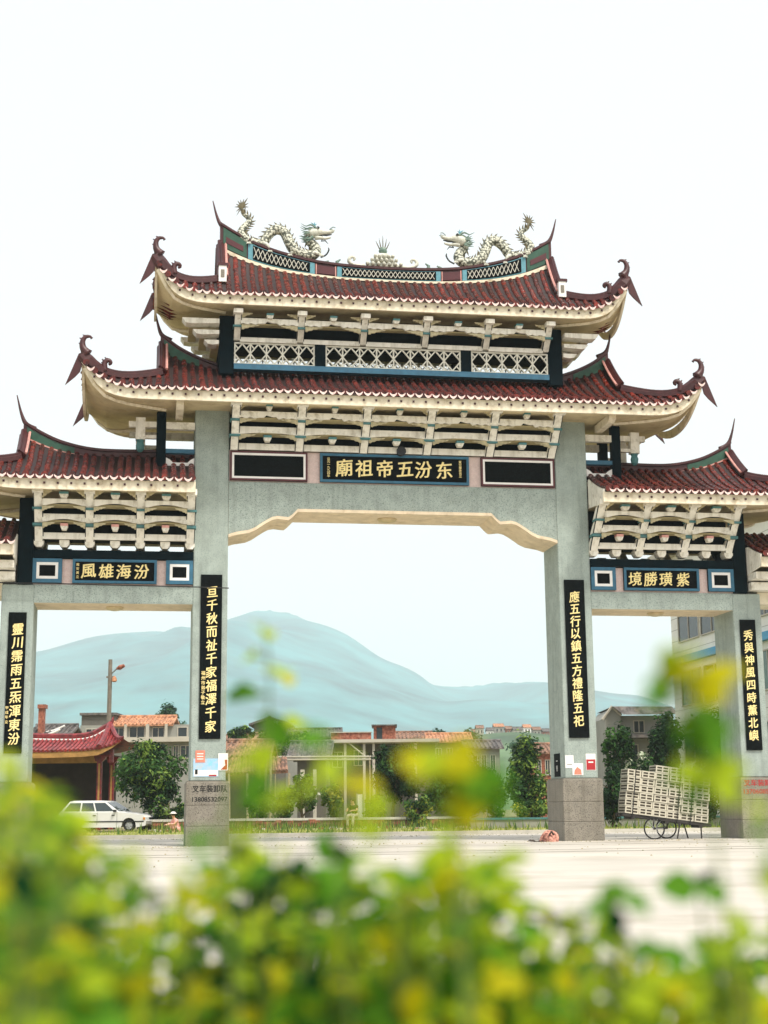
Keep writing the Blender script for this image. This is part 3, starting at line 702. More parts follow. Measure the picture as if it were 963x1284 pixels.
# ---- side roofs
S_r = smooth_tab([(5.6, 10.64), (7.0, 10.62), (8.3, 10.62), (9.2, 10.72), (9.8, 10.88), (10.25, 11.05), (10.4, 11.12)])
S_t = smooth_tab([(5.6, 10.84), (7.0, 10.83), (8.3, 10.84), (9.2, 11.02), (9.8, 11.28), (10.25, 11.55), (10.4, 11.66)])
for s in (-1, 1):
    RS = Roof(5.61, 10.25, 12.3, -1.45, 9.48, 9.7, 0.75, 3.0, S_r, -0.35, False, s)
    rS = build_roof(RS)
    a, b = sorted((s*5.61, s*10.3)); f1, f2 = (lambda x: interp(abs(x), S_t)), (lambda x: interp(abs(x), S_r)-0.12)
    r_ = ridge_slab(rS, a, b, f1, f2, 0.12)
    u, v = sorted((s*8.9, s*10.2)); ridge_patch(r_, u, v, f1, f2, 0.36, 0.92, 'ridge_green', 'ridge_panel', YC-0.14, 10)
    u, v = sorted((s*5.62, s*10.2)); ridge_patch(r_, u, v, f1, f2, 0.26, 0.36, 'ridge_pink', 'ridge_moulding', YC-0.155, 24)
    horn(rS, s, (10.25, 11.52), (10.52, 12.33), 0.10)
    # plastered verge where the roof runs out beside the tall pillar
    vp = [tuple(RS.front(s*5.63, t/8)[1:]) for t in range(9)]
    vp = [(y, z-0.02) for y, z in vp if y < -0.02]
    MB().prism(vp+[(-0.01, vp[-1][1]), (-0.01, 9.30), (-1.40, 9.20)], 'x', *sorted((s*5.615, s*5.66))).build('verge', 'pale_paint', rS)
    # lower wing roof on the outer flank, mostly beyond the picture's edge
    W_r = [(10.3, 8.75), (14.0, 8.75)]
    RW = Roof(10.29, 13.4, 14.2, -1.05, 7.80, 12.6, 0.5, 3.0, W_r, -0.35, False, s)
    rW = build_roof(RW)
    vp = [tuple(RW.front(s*10.3, t/8)[1:]) for t in range(9)]; vp = [(y, z-0.02) for y, z in vp if y < -0.02]
    MB().prism(vp+[(-0.01, vp[-1][1]), (-0.01, 7.42), (-1.02, 7.56)], 'x', *sorted((s*10.275, s*10.32))).build('verge', 'pale_paint', rW)
    for y0, z0, z1 in ((-0.62, 7.25, 7.45), (-0.25, 6.98, 7.2)):
        a, b = sorted((s*10.3, s*14.0)); MB().box(a, b, y0, 2*YC-y0, z0, z1).build('wing_beam', 'pale_paint', gate)
    a, b = sorted((s*10.65, s*14.0)); MB().box(a, b, 0.2, 1.3, 6.62, 6.97).build('wing_beam', 'cream', gate)
    a, b = sorted((s*13.2, s*14.0)); MB().box(a, b, 0.0, 1.5, 0.0, 6.61).build('pillar', 'granite', gate)
# ================================================================== ridge sculptures
def scale_mat(name, c1, c2, sc_=26.0):
    m = bpy.data.materials.new(name); m.use_nodes = True; MATS[name] = m; N = m.node_tree.nodes; L = m.node_tree.links
    p = N['Principled BSDF']; p.inputs['Roughness'].default_value = 0.5
    tc = N.new('ShaderNodeTexCoord'); v = N.new('ShaderNodeTexVoronoi'); v.inputs['Scale'].default_value = sc_; L.new(tc.outputs['Object'], v.inputs['Vector'])
    r = N.new('ShaderNodeValToRGB'); r.color_ramp.elements[0].position = 0.42; r.color_ramp.elements[1].position = 0.62
    r.color_ramp.elements[0].color = (*c1, 1); r.color_ramp.elements[1].color = (*c2, 1); L.new(v.outputs['Distance'], r.inputs[0]); L.new(r.outputs[0], p.inputs['Base Color'])
    b = N.new('ShaderNodeBump'); b.inputs['Strength'].default_value = 0.8; b.inputs['Distance'].default_value = 0.03; b.invert = True; L.new(v.outputs['Distance'], b.inputs['Height']); L.new(b.outputs[0], p.inputs['Normal'])
scale_mat('dragon_scale', srgb(202, 202, 184), srgb(74, 78, 64), 15.0)
mat('dragon_fin', srgb(96, 88, 60), 0.6, 0.2, 12)
mat('dragon_green', srgb(58, 92, 80), 0.5, 0.4, 14, col2=srgb(160, 176, 160))
mat('dragon_pale', srgb(204, 204, 190), 0.5, 0.12, 14, stain=srgb(90, 110, 86), stain_amt=0.6, stain_scale=9.0)
mat('dragon_dark', srgb(36, 40, 34), 0.5, 0.2, 10)
def zp(u, v): return at_y(280+u/6.02, 240+v/6.02, YC)      # marks read off an enlarged view of the left dragon
def dragon(s, label):
    base = Vector((s*-2.9, YC, 16.85)); d = thing('dragon_statue', label, 'statue', base, group='pair of ridge dragons')
    def mk(u, v, dy=0.0):
        p = zp(u, v); return Vector((p.x if s > 0 else -p.x, YC+dy, p.z))
    body = [mk(*p) for p in ((138, 130), (150, 160), (185, 185), (200, 212), (185, 240), (150, 280), (132, 325), (165, 372), (235, 400), (300, 388), (340, 325), (385, 285), (425, 282), (465, 312), (495, 385), (530, 450), (600, 488), (670, 488), (703, 452), (690, 405), (655, 370), (650, 335), (680, 318))]
    q = spline(body, 90); k = len(q)
    for i, p in enumerate(q): p.y += 0.10*math.sin(i/k*math.pi*5)
    def rad(t): return interp(t, [(0, 0.04), (0.15, 0.085), (0.3, 0.12), (0.5, 0.15), (0.75, 0.155), (0.9, 0.135), (1, 0.12)])
    R_ = [rad(i/(k-1)) for i in range(k)]
    MB().tube(q, R_, 12).build('body', 'dragon_scale', d, smooth=True)
    # spines along the back: the side away from the belly
    sp = MB()
    for i in range(3, k-8, 2):
        t = (q[i+1]-q[i-1]).normalized(); nrm = Vector((-t.z, 0, t.x))*(1 if s > 0 else -1)
        if i < 16: nrm = -nrm if False else nrm
        a = q[i]+nrm*R_[i]*0.8; sp.tube([a, a+nrm*0.07-t*0.05, a+nrm*0.12-t*0.10], [0.035, 0.022, 0.004], 5, flat=0.5)
    stuff(sp.build('spine', 'dragon_fin', d))
    # fan of the tail
    tf = MB(); T0 = mk(150, 165)
    for (u, v) in ((185, 48), (155, 58), (130, 62), (190, 88), (108, 70), (95, 95), (85, 118), (98, 152), (190, 118), (100, 182)):
        e = mk(u, v); mid = mk(140, 120).lerp(e, 0.5)+Vector((0, 0.02, 0.02)); tf.tube([T0, mk(140, 125), mid, e], [0.05, 0.045, 0.026, 0.005], 5, flat=0.6)
    tf.build('tail_fan', 'dragon_fin', d)
    # legs gripping the ridge
    for (u0, v0, u1, v1) in ((250, 395, 190, 400), (300, 400, 350, 462), (560, 470, 500, 490), (640, 490, 735, 495)):
        a, b = mk(u0, v0, -0.08), mk(u1, v1, -0.16); kx = a.lerp(b, 0.5)+Vector((0, -0.05, 0.06))
        lg = MB().tube([a, kx, b], [0.075, 0.06, 0.045], 7)
        for j in range(4): lg.tube([b, b+Vector((s*(0.03*j-0.05), -0.06, -0.03)), b+Vector((s*(0.05*j-0.08), -0.09, -0.09))], [0.022, 0.018, 0.004], 5)
        lg.build('leg', 'dragon_pale', d, smooth=True)
    # whip of the whisker beside the neck
    MB().tube(spline([mk(735, 498), mk(775, 480), mk(797, 445), mk(793, 425)], 8), [0.025]*6+[0.02, 0.012], 5).build('whisker', 'dragon_dark', d)
    # head: skull with brow, upper jaw with upturned snout, lower jaw, teeth, horns, mane, beard
    sk = MB().tube(spline([mk(650, 330), mk(685, 312), mk(720, 305), mk(750, 308), mk(790, 308), mk(820, 303), mk(832, 290)], 16), [0.12, 0.14, 0.15, 0.145, 0.135, 0.125, 0.115, 0.10, 0.085, 0.075, 0.068, 0.062, 0.058, 0.056, 0.05, 0.035], 10, flat=0.9)
    h = sk.build('head', 'dragon_pale', d, smooth=True)
    MB().tube(spline([mk(690, 350), mk(725, 350), mk(765, 355), mk(800, 350), mk(812, 345)], 9), [0.075, 0.07, 0.06, 0.052, 0.048, 0.042, 0.036, 0.03, 0.015], 8).build('lower_jaw', 'dragon_pale', h, smooth=True)
    MB().tube([mk(735, 328), mk(780, 330), mk(818, 326)], [0.03, 0.035, 0.015], 6).build('mouth', 'dragon_dark', h)
    MB().tube([mk(722, 328), mk(755, 352), mk(740, 375), mk(770, 372), mk(790, 395)], [0.03, 0.03, 0.025, 0.02, 0.008], 5).build('beard', 'dragon_dark', h)
    for e in (-1, 1):
        MB().tube([mk(712, 284, e*0.10), mk(718, 278, e*0.12)], [0.05, 0.03], 8).build('eye', 'dragon_dark', h)
        MB().tube(spline([mk(700, 285, e*0.08), mk(660, 262, e*0.11), mk(620, 275, e*0.13), mk(582, 255, e*0.14)], 9), [0.035, 0.034, 0.03, 0.026, 0.022, 0.018, 0.014, 0.01, 0.004], 6).build('horn', 'dragon_green', h)
        MB().tube(spline([mk(800, 292, e*0.04), mk(825, 278, e*0.08), mk(845, 285, e*0.1)], 6), [0.014]*5+[0.005], 4).build('whisker', 'dragon_green', h)
    mn = MB()
    for i in range(26):
        a = mk(655+rng.uniform(-15, 25), 330+rng.uniform(-35, 35), rng.uniform(-0.12, 0.12)); b = a+Vector((-s*rng.uniform(0.12, 0.32), rng.uniform(-0.05, 0.05), rng.uniform(-0.14, 0.16)))
        mn.tube([a, a.lerp(b, 0.5)+Vector((0, 0, -0.03)), b], [0.035, 0.025, 0.004], 5, flat=0.5)
    stuff(mn.build('mane', 'dragon_green', h))
    cr = MB()
    for (u, v) in ((690, 232), (672, 240), (705, 245), (660, 235)): cr.tube([mk(690, 275), mk(688, 255), mk(u, v)], [0.04, 0.03, 0.006], 5)
    cr.build('crest', 'aqua', h)
    return d
dragon(1, 'scaly cream ridge dragon on the left half of the top roof, facing right')
dragon(-1, 'scaly cream ridge dragon on the right half of the top roof, facing left')

# flaming pearl on a scrolled mound in the middle of the ridge
pf = thing('pearl_finial', 'pale green flaming pearl on a scrolled mound in the middle of the top ridge', 'finial', (-0.15, YC, 16.54))
cx = -0.15
mo = MB().prism([(cx-0.62, 16.53), (cx+0.62, 16.53), (cx+0.5, 16.62), (cx+0.34, 16.74), (cx+0.26, 16.90), (cx+0.12, 17.0), (cx-0.12, 17.0), (cx-0.26, 16.90), (cx-0.34, 16.74), (cx-0.5, 16.62)], 'y', YC-0.16, YC+0.16).build('mound', 'dragon_pale', pf)
bevel(mo, 0.05, 2)
pet = MB()
for row, (w, z) in enumerate(((0.5, 16.60), (0.36, 16.72), (0.26, 16.84))):
    for i in range(7-row):
        x = cx-w+2*w*i/(6-row); pet.tube([(x, YC-0.17, z), (x, YC-0.22, z+0.04), (x, YC-0.19, z+0.11)], [0.05, 0.06, 0.015], 6)
stuff(pet.build('petal', 'dragon_pale', pf, smooth=True))
MB().lathe([(0.02, -0.13), (0.09, -0.1), (0.13, 0), (0.09, 0.1), (0.02, 0.13)], (cx, YC, 17.10), 12).build('pearl', 'dragon_green', pf, smooth=True)
for (dx, h) in ((-0.17, 0.28), (-0.09, 0.36), (0.0, 0.46), (0.09, 0.36), (0.17, 0.28)):
    MB().tube([(cx+dx*0.5, YC, 17.14), (cx+dx, YC, 17.18+h*0.5), (cx+dx*1.25, YC, 17.14+h)], [0.02, 0.014, 0.004], 5).build('flame', 'dragon_fin', pf)
for s in (-1, 1):
    q = spline([(cx+s*0.55, YC, 16.6), (cx+s*0.85, YC, 16.63), (cx+s*1.02, YC, 16.75), (cx+s*0.95, YC, 16.88), (cx+s*0.84, YC, 16.84), (cx+s*0.88, YC, 16.77)], 14)
    MB().tube(q, [lerp(0.08, 0.03, i/13) for i in range(14)], 7).build('scroll', 'dragon_pale', pf, smooth=True)
    for (dx, h) in ((1.35, 0.18), (1.7, 0.12)):
        MB().tube([(cx+s*dx, YC, 16.58), (cx+s*(dx+0.02), YC, 16.6+h*0.6), (cx+s*(dx-0.08), YC, 16.6+h)], [0.07, 0.05, 0.02], 6).build('leaf_crest', 'dragon_green', pf)
# ================================================================== ground, hills, haze
H_FWD = Vector((math.sin(YAW), math.cos(YAW), 0))
mat('concrete', srgb(186, 180, 169), 0.9, 0.10, 0.35, 0.3, 8, coords='Object', stretch=(0.8, 1, 1), stain=srgb(158, 148, 132), stain_amt=0.7, stain_scale=0.3)
mat('soil', srgb(150, 136, 100), 0.95, 0.2, 0.4, 0.5, 4, col2=srgb(92, 100, 56))
mat('verge_grass', srgb(158, 154, 80), 0.95, 0.2, 1.5, 0.6, 12, col2=srgb(120, 128, 58), stain=srgb(186, 168, 110), stain_amt=0.7, stain_scale=0.8)
mat('kerb_stone', srgb(196, 192, 180), 0.85, 0.12, 2.0, 0.3, 30)
mat('hill_wood_haze', srgb(60, 118, 122), 0.95, 0.35, 0.005, 0.0, col2=srgb(40, 92, 104), stain=srgb(84, 116, 116), stain_amt=0.6, stain_scale=0.012)  # green woods blued, distance haze mixed into the colour
g = MB().add([(-8000, -200, 0), (8000, -200, 0), (8000, 8000, 0), (-8000, 8000, 0)], [(0, 1, 2, 3)]); struct(g.build('ground', 'soil'))
# concrete forecourt and road through the gate; slabs a little uneven in tone, with joints
road = struct(MB().box(-60, 60, -37.8, 11.0, -0.3, 0.012).build('road', 'concrete'))
# kerb and grass verge behind the gate
P = Vector((CAM.x, CAM.y, 0))
def fl(depth, lx, z=0.0): return P+H_FWD*depth+_r*lx+Vector((0, 0, z))      # floor point: metres ahead of and beside the camera
struct(MB().box(-60, 60, 11.0, 11.25, 0.0, 0.13).build('kerb', 'kerb_stone'))
vg = MB()
def verge(u, v): return Vector((lerp(-60, 60, u), lerp(11.25, 25.5, v), 0.05+0.06*math.sin(u*40)*math.sin(v*9)*v))
vg.grid(verge, 60, 8); struct(vg.build('grass_verge', 'verge_grass'))
mat('blade', srgb(150, 158, 70), 0.8, 0.3, 3.0, col2=srgb(104, 128, 48), translucent=0.3)
bl = MB()
for i in range(8000):
    x, y = rng.uniform(-24, 30), rng.uniform(11.4, 25.0); h = rng.uniform(0.08, 0.28); a = rng.uniform(0, 6.3); w = 0.02
    bl.add([(x-math.cos(a)*w, y-math.sin(a)*w, 0.03), (x+math.cos(a)*w, y+math.sin(a)*w, 0.03), (x+rng.uniform(-.1, .1), y+rng.uniform(-.1, .1), h)], [(0, 1, 2)])
gr = stuff(bl.build('grass', 'blade')); tag(gr, 'dry yellowish grass tufts growing on the verge behind the gate', 'grass')

# hills
prof_h = [(-260, 905), (-60, 862), (0, 848), (45, 835), (100, 820), (150, 806), (200, 797), (240, 794), (280, 784), (318, 769), (345, 768), (372, 775), (400, 790), (440, 806), (480, 832), (520, 853), (545, 862), (580, 863), (620, 858), (660, 856), (690, 858), (730, 868), (760, 876), (790, 888), (830, 905), (900, 930), (1050, 968), (1250, 990)]
DH = 4200.0
def at_depth(x, y, depth):
    d = ray(x, y); return CAM+d*(depth/d.dot(H_FWD))
rid_pts = spline([at_depth(x, y, DH) for x, y in prof_h], 150)
hr_ = random.Random(5); bumps = [(hr_.uniform(0, 1), hr_.uniform(-0.2, 1), hr_.uniform(0.012, 0.05), hr_.uniform(-38, 40)) for _ in range(140)]
def hill(u, v):
    p = rid_pts[min(149, int(round(u*149)))]; w = v*2-0.6                  # behind the crest .. foot towards the camera
    z = p.z*max(0.0, 1-abs(w)**1.3*(0.72 if w > 0 else 1.3)); k = min(1, abs(w)*3)*max(0, 1-abs(w)*0.7)
    for (bu, bv, bs, bh) in bumps:
        d = ((u-bu)/bs)**2+((w-bv)/(bs*4))**2
        if d < 6 and w > 0: z += bh*math.exp(-d)*k
    if abs(w) < 0.05: z += hr_.uniform(-5, 5)
    q = p-H_FWD*w*1900; return Vector((q.x, q.y, max(-0.5, z)))
struct(MB().grid(hill, 149, 26).build('hill', 'hill_wood_haze', smooth=True))

# pale summer air
hz = bpy.data.materials.new('haze_air'); hz.use_nodes = True; nt = hz.node_tree; nt.nodes.clear()
o_ = nt.nodes.new('ShaderNodeOutputMaterial'); pv = nt.nodes.new('ShaderNodeVolumePrincipled'); pv.inputs['Color'].default_value = (0.85, 0.96, 1.0, 1); pv.inputs['Density'].default_value = 0.00023
pv.inputs['Anisotropy'].default_value = 0.1; nt.links.new(pv.outputs[0], o_.inputs['Volume'])
MATS['haze_air'] = hz
hb = MB().box(-8100, 8100, -300, 8100, -1.5, max(p.z for p in rid_pts)+12).build('haze', 'haze_air'); stuff(hb); tag(hb, 'pale blue summer haze filling the valley air', 'haze')

# grit and leaf litter on the forecourt
gm = MB(); gr2 = random.Random(31)
for i in range(1500):
    x, y = gr2.uniform(-16, 16), gr2.choice((gr2.uniform(-14, 10.8), gr2.uniform(8.5, 10.9), gr2.uniform(-1.2, 0.0))); s_ = gr2.uniform(0.008, 0.03); a = gr2.uniform(0, 3.1); ca_, sa_ = math.cos(a)*s_, math.sin(a)*s_
    gm.add([(x-ca_, y-sa_, 0.013), (x+sa_, y-ca_, 0.013), (x+ca_, y+sa_, 0.013), (x-sa_, y+ca_, 0.013), (x, y, 0.013+s_*0.8)], [(0, 1, 4), (1, 2, 4), (2, 3, 4), (3, 0, 4)])
gl = stuff(gm.build('grit', 'soil')); tag(gl, 'brown grit and leaf litter scattered over the pale forecourt', 'grit')
mat('tyre_mark', srgb(150, 143, 132), 0.95, 0.2, 0.6, 0.0, stain=srgb(172, 165, 153), stain_amt=0.8, stain_scale=1.5)
for k, (y0, bow, off) in enumerate(((-9.0, 2.2, 0.0), (-9.0, 2.2, 1.45), (-3.5, -1.0, 0.0), (-3.5, -1.0, 1.5))):
    tm2 = MB().grid(lambda u, v: Vector((lerp(-30, 30, u), y0+off+bow*(u-0.5)**2*8+0.16*v, 0.0162)), 50, 1); stuff(tm2.build('tyre_mark', 'tyre_mark', road))
# ================================================================== background: houses, trees, street furniture
mat('plaster_grey', srgb(146, 146, 138), 0.9, 0.12, 0.6, 0.2, 20, stain=srgb(120, 116, 104), stain_amt=0.6, stain_scale=0.5)
mat('plaster_pale', srgb(184, 178, 164), 0.9, 0.10, 0.6, 0.2, 20, stain=srgb(150, 140, 122), stain_amt=0.6, stain_scale=0.5)
mat('plaster_dark', srgb(98, 94, 86), 0.9, 0.15, 0.6, 0.2, 20, stain=srgb(80, 78, 70), stain_amt=0.6)
mat('brick', srgb(158, 96, 74), 0.9, 0.25, 5.0, 0.5, 20, col2=srgb(128, 72, 56), stain=srgb(176, 150, 130), stain_amt=0.5)
mat('old_tile', srgb(150, 112, 90), 0.9, 0.3, 2.5, 0.4, 20, col2=srgb(92, 76, 66), stain=srgb(70, 62, 56), stain_amt=0.7, stain_scale=1.2)
mat('grey_tile', srgb(104, 100, 98), 0.9, 0.3, 2.5, 0.4, 20, col2=srgb(66, 62, 60), stain=srgb(150, 130, 112), stain_amt=0.5, stain_scale=2.0)
mat('orange_tile', srgb(196, 142, 106), 0.85, 0.2, 2.5, 0.3, 20, col2=srgb(150, 104, 80))
mat('window_dark', srgb(40, 50, 54), 0.15, 0.2, 2.0)
mat('window_green', srgb(56, 92, 78), 0.2, 0.2, 2.0)
mat('white_paint', srgb(232, 230, 224), 0.7, 0.05, 4.0)
mat('blue_band', srgb(70, 150, 190), 0.6, 0.08, 4.0)
mat('wood_pole', srgb(170, 156, 130), 0.85, 0.2, 6.0)
mat('concrete_pole', srgb(120, 112, 100), 0.85, 0.2, 3.0)
mat('wall_rubble', srgb(146, 118, 90), 0.95, 0.3, 3.0, 0.6, 12, col2=srgb(108, 92, 68))
mat('leaf_mid_weed', srgb(92, 122, 52), 0.8, 0.3, 2.0, col2=srgb(60, 94, 40), translucent=0.25)
mat('bark', srgb(92, 80, 62), 0.95, 0.25, 9.0, 0.6, 30)

class Pl:
    """a standing plane square to the view at a distance; turns photo pixels into metres beside / above the ground"""
    def __init__(s, depth): s.d = depth; s.o = P+H_FWD*depth
    def x(s, px, py=1000): q = at_depth(px, py, s.d); return (q-CAM).dot(_r)
    def z(s, py, px=481): return at_depth(px, py, s.d).z
    def thing(s, name, label, cat, px, group=None): 
        lx = s.x(px); b = s.o+_r*lx; t = thing(name, label, cat, b, -YAW, group); t['lx'] = lx; del t['lx']; s.lx = lx; return t
def wbox(m, x0, x1, y0, y1, z0, z1, mi=0): return m.box(x0, x1, y0, y1, z0, z1, mi)
def part(name, m, mt, parent, smooth=False): return m.build(name, mt, parent, smooth, local=True)

def gable_roof(t, x0, x1, y0, y1, ze, zr, mt, over=0.25, rows=0.3, ridge='x'):
    """two tiled slopes with raised cover rows; ridge along x"""
    ym = (y0+y1)/2; m = MB(); th = 0.12
    if ridge == 'x':
        for (ya, sg) in ((y0-over, 1), (y1+over, -1)):
            m.add([(x0-over, ya, ze), (x1+over, ya, ze), (x1+over, ym, zr), (x0-over, ym, zr), (x0-over, ya, ze-th), (x1+over, ya, ze-th), (x1+over, ym, zr-th), (x0-over, ym, zr-th)], [(0, 1, 2, 3), (4, 7, 6, 5), (0, 4, 5, 1), (0, 3, 7, 4), (1, 5, 6, 2)])
    else:
        xm = (x0+x1)/2
        for xa in (x0-over, x1+over):
            m.add([(xa, y0-over, ze), (xa, y1+over, ze), (xm, y1+over, zr), (xm, y0-over, zr), (xa, y0-over, ze-th), (xa, y1+over, ze-th), (xm, y1+over, zr-th), (xm, y0-over, zr-th)], [(0, 1, 2, 3), (4, 7, 6, 5), (0, 4, 5, 1), (0, 3, 7, 4), (1, 5, 6, 2)])
    r = part('roof', m, mt, t)
    c = MB()
    if ridge == 'x':
        n = int((x1-x0+2*over)/rows)
        for i in range(n+1):
            x = lerp(x0-over+0.06, x1+over-0.06, i/n)+rng.uniform(-0.03, 0.03)
            c.tube([(x, y0-over-0.03, ze+0.03), (x+rng.uniform(-0.03, 0.03), ym, zr+0.04)], 0.07, 5)
        c.tube([(x0-over, ym, zr+0.06), (x1+over, ym, zr+0.06)], 0.13, 6)
    else:
        n = int((y1-y0+2*over)/rows)
        for i in range(n+1):
            y = lerp(y0-over+0.06, y1+over-0.06, i/n)
            for xa in (x0-over, x1+over): c.tube([(xa, y, ze+0.03), (xm, y, zr+0.04)], 0.07, 5)
        c.tube([(xm, y0-over, zr+0.06), (xm, y1+over, zr+0.06)], 0.13, 6)
    stuff(part('tile_row', c, mt, r)); return r
def window(t, x0, x1, z0, z1, y, panes=2, glass='window_dark', frame='plaster_pale', fw=0.06):
    m = MB(); m.box(x0-fw, x1+fw, y-0.06, y+0.02, z1, z1+fw); m.box(x0-fw, x1+fw, y-0.09, y+0.02, z0-fw, z0)
    m.box(x0-fw, x0, y-0.06, y+0.02, z0, z1); m.box(x1, x1+fw, y-0.06, y+0.02, z0, z1)
    for i in range(1, panes): xx = lerp(x0, x1, i/panes); m.box(xx-0.025, xx+0.025, y-0.05, y-0.01, z0, z1)
    w = part('window', m, frame, t); MB().box(x0, x1, y-0.012, y+0.02, z0, z1).build('pane', glass, w, local=True); return w

# ---- grey two-storey house behind the red pavilion
pl = Pl(112); t = pl.thing('village_house', 'grey two-storey house with orange tiled roof above the red pavilion', 'house', 165)
def X_(px): return pl.x(px)-pl.lx
def Z_(py, px=165): return pl.z(py, px)
part('wall', MB().box(X_(98), X_(236), 0, 8, 0, Z_(909)), 'plaster_grey', t)
gable_roof(t, X_(143), X_(213), -0.2, 3.6, Z_(909), Z_(898), 'orange_tile', 0.2)
part('upper_block', MB().box(X_(98), X_(141), 0.4, 6, Z_(909), Z_(896)), 'plaster_dark', t)
part('roof', MB().box(X_(96), X_(143), 0.2, 6.2, Z_(896), Z_(893)), 'grey_tile', t)
part('balcony', MB().box(X_(140), X_(240), -0.9, 0.0, Z_(931), Z_(925)), 'plaster_pale', t)
for a, b, c, d in ((141, 153, 925, 913), (161, 179, 925, 912), (190, 204, 926, 913), (147, 152, 925, 913)):
    if a != 147: window(t, X_(a), X_(b), Z_(c), Z_(d), 0, 2)
for a, b in ((156, 159), (183, 187), (207, 210)): part('balcony_post', MB().box(X_(a), X_(b), -0.8, -0.6, Z_(925), Z_(909)), 'plaster_pale', t)
for a, b in ((217, 222), (226, 238)): window(t, X_(a), X_(b), Z_(951), Z_(936), 0, 2)
window(t, X_(106), X_(120), Z_(927), Z_(914), 0, 2); window(t, X_(222), X_(233), Z_(924), Z_(913), 0, 1)
# ---- little old house with white ridges and a brick flue, far left
pl = Pl(96); t = pl.thing('village_house', 'low grey house with white-edged roof ridges beside the left pillar', 'house', 62)
def X_(px): return pl.x(px)-pl.lx
part('wall', MB().box(X_(36), X_(80), 0, 5, 0, Z_(926, 60)), 'plaster_pale', t)
gable_roof(t, X_(36), X_(80), 0, 5, Z_(924, 60), Z_(908, 60), 'grey_tile', 0.3)
for k in range(2):
    q = spline([(X_(40), -0.35+k*1.4, Z_(925-k*6, 60)), (X_(60), -0.35+k*1.4, Z_(921-k*6, 60)), (X_(74), -0.35+k*1.4, Z_(915-k*6, 60))], 8); part('ridge_edge', MB().tube(q, 0.07, 6), 'white_paint', t)
fl_ = MB().box(X_(43), X_(50), 0.3, 0.8, 0, Z_(888, 45)); fl_.box(X_(42), X_(52), 0.2, 0.9, Z_(888, 45), Z_(883, 45)); part('flue', fl_, 'brick', t)

# ---- red pavilion on the left
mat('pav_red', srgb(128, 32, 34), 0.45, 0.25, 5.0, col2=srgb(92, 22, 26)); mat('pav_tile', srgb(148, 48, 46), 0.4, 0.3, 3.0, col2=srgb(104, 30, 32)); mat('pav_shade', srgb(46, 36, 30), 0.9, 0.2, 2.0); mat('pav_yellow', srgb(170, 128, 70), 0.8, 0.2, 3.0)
pl = Pl(72); t = pl.thing('pavilion', 'small red pavilion with sweeping tiled roof behind the white car', 'pavilion', 90)
def X_(px): return pl.x(px)-pl.lx
def zz(py): return pl.z(py, 100)
rtop = [(-40, 921), (20, 921), (60, 922), (90, 922), (108, 919), (122, 912), (131, 904)]
reav = [(-40, 944), (60, 944), (110, 943), (130, 941), (146, 937), (158, 931)]
def rp(u, v):
    px = lerp(-40, 157, u); ze = pl.z(interp(px, reav), 100); zr_ = pl.z(interp(min(px, 131), rtop)+4, 100); lim = 1.0 if px <= 130 else max(0.03, 1-(px-130)/28)
    tt = v*lim; return Vector((X_(px), lerp(-1.5, 1.2, tt), ze+(zr_-ze)*(0.6*tt+0.4*tt*tt)))
m = MB().grid(rp, 60, 6); m.grid(lambda u, v: Vector((rp(u, v).x, 2.4-rp(u, v).y, rp(u, v).z)), 60, 6, flip=True)
r = part('roof', m, 'pav_red', t); c = MB()
for i in range(36):
    u = (i+0.5)/36; c.tube([rp(u, k/4)+Vector((0, 0, 0.04)) for k in range(5)], 0.075, 5)
stuff(part('tile_row', c, 'pav_tile', r))
q = [Vector((X_(px), 1.2, pl.z(py, 100))) for px, py in rtop[:-1]]+[Vector((X_(131), 1.2, pl.z(905, 100))), Vector((X_(134), 1.2, pl.z(897, 100)))]
part('ridge', MB().tube(spline(q, 24), [0.16]*18+[0.15, 0.13, 0.11, 0.08, 0.05, 0.02], 6), 'pav_red', r); part('ridge_edge', MB().tube([p-Vector((0, 0.2, 0.16)) for p in spline(q, 24)[:20]], 0.05, 5), 'white_paint', r)
part('gable_ridge', MB().tube([rp(170/197, k/5)+Vector((0, -0.05, 0.1)) for k in range(6)], 0.14, 6), 'pav_red', r)
hq = [rp((130+27*k/8+40)/197, 1.0)+Vector((0, 0, 0.1)) for k in range(9)]+[Vector((X_(160), -1.5, pl.z(926, 100)))]
part('hip_ridge', MB().tube(hq, [0.12]*9+[0.03], 6), 'pav_red', r)
part('eave_board', MB().grid(lambda u, v: rp(u, 0)+Vector((0, 0.04, -0.28*v*(1 if u < 0.86 else max(0.1, (1-u)/0.14)))), 40, 1), 'pav_yellow', r)
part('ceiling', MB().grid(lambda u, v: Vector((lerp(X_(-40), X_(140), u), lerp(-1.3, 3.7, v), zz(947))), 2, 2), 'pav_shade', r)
for px in (126,):
    for y in (-0.4, 2.8):
        cc = MB().box(X_(px-3), X_(px+3), y-0.12, y+0.12, 0, zz(952)); k_ = part('column', cc, 'pav_red', t)
        part('column_inlay', MB().box(X_(px-1.2), X_(px+1.2), y-0.135, y-0.121, 0.4, zz(958)), 'pav_yellow', k_)
        part('bracket', MB().prism([(X_(px-8), zz(946)), (X_(px+9), zz(946)), (X_(px+7), zz(952)), (X_(px+2), zz(957)), (X_(px-5), zz(955))], 'y', y-0.15, y+0.15), 'pav_red', t)
part('hanging_bracket', MB().box(X_(140), X_(145), -1.0, -0.7, zz(957), zz(941)).box(X_(133), X_(140), -0.95, -0.75, zz(950), zz(943)), 'pav_red', t)
part('beam', MB().box(X_(-40), X_(123), -0.3, -0.1, zz(957), zz(948)), 'pav_yellow', t)
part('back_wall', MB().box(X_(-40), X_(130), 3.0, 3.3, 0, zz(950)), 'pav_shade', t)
part('side_wall', MB().box(X_(-42), X_(-38), -0.4, 3.3, 0, zz(950)), 'pav_shade', t)

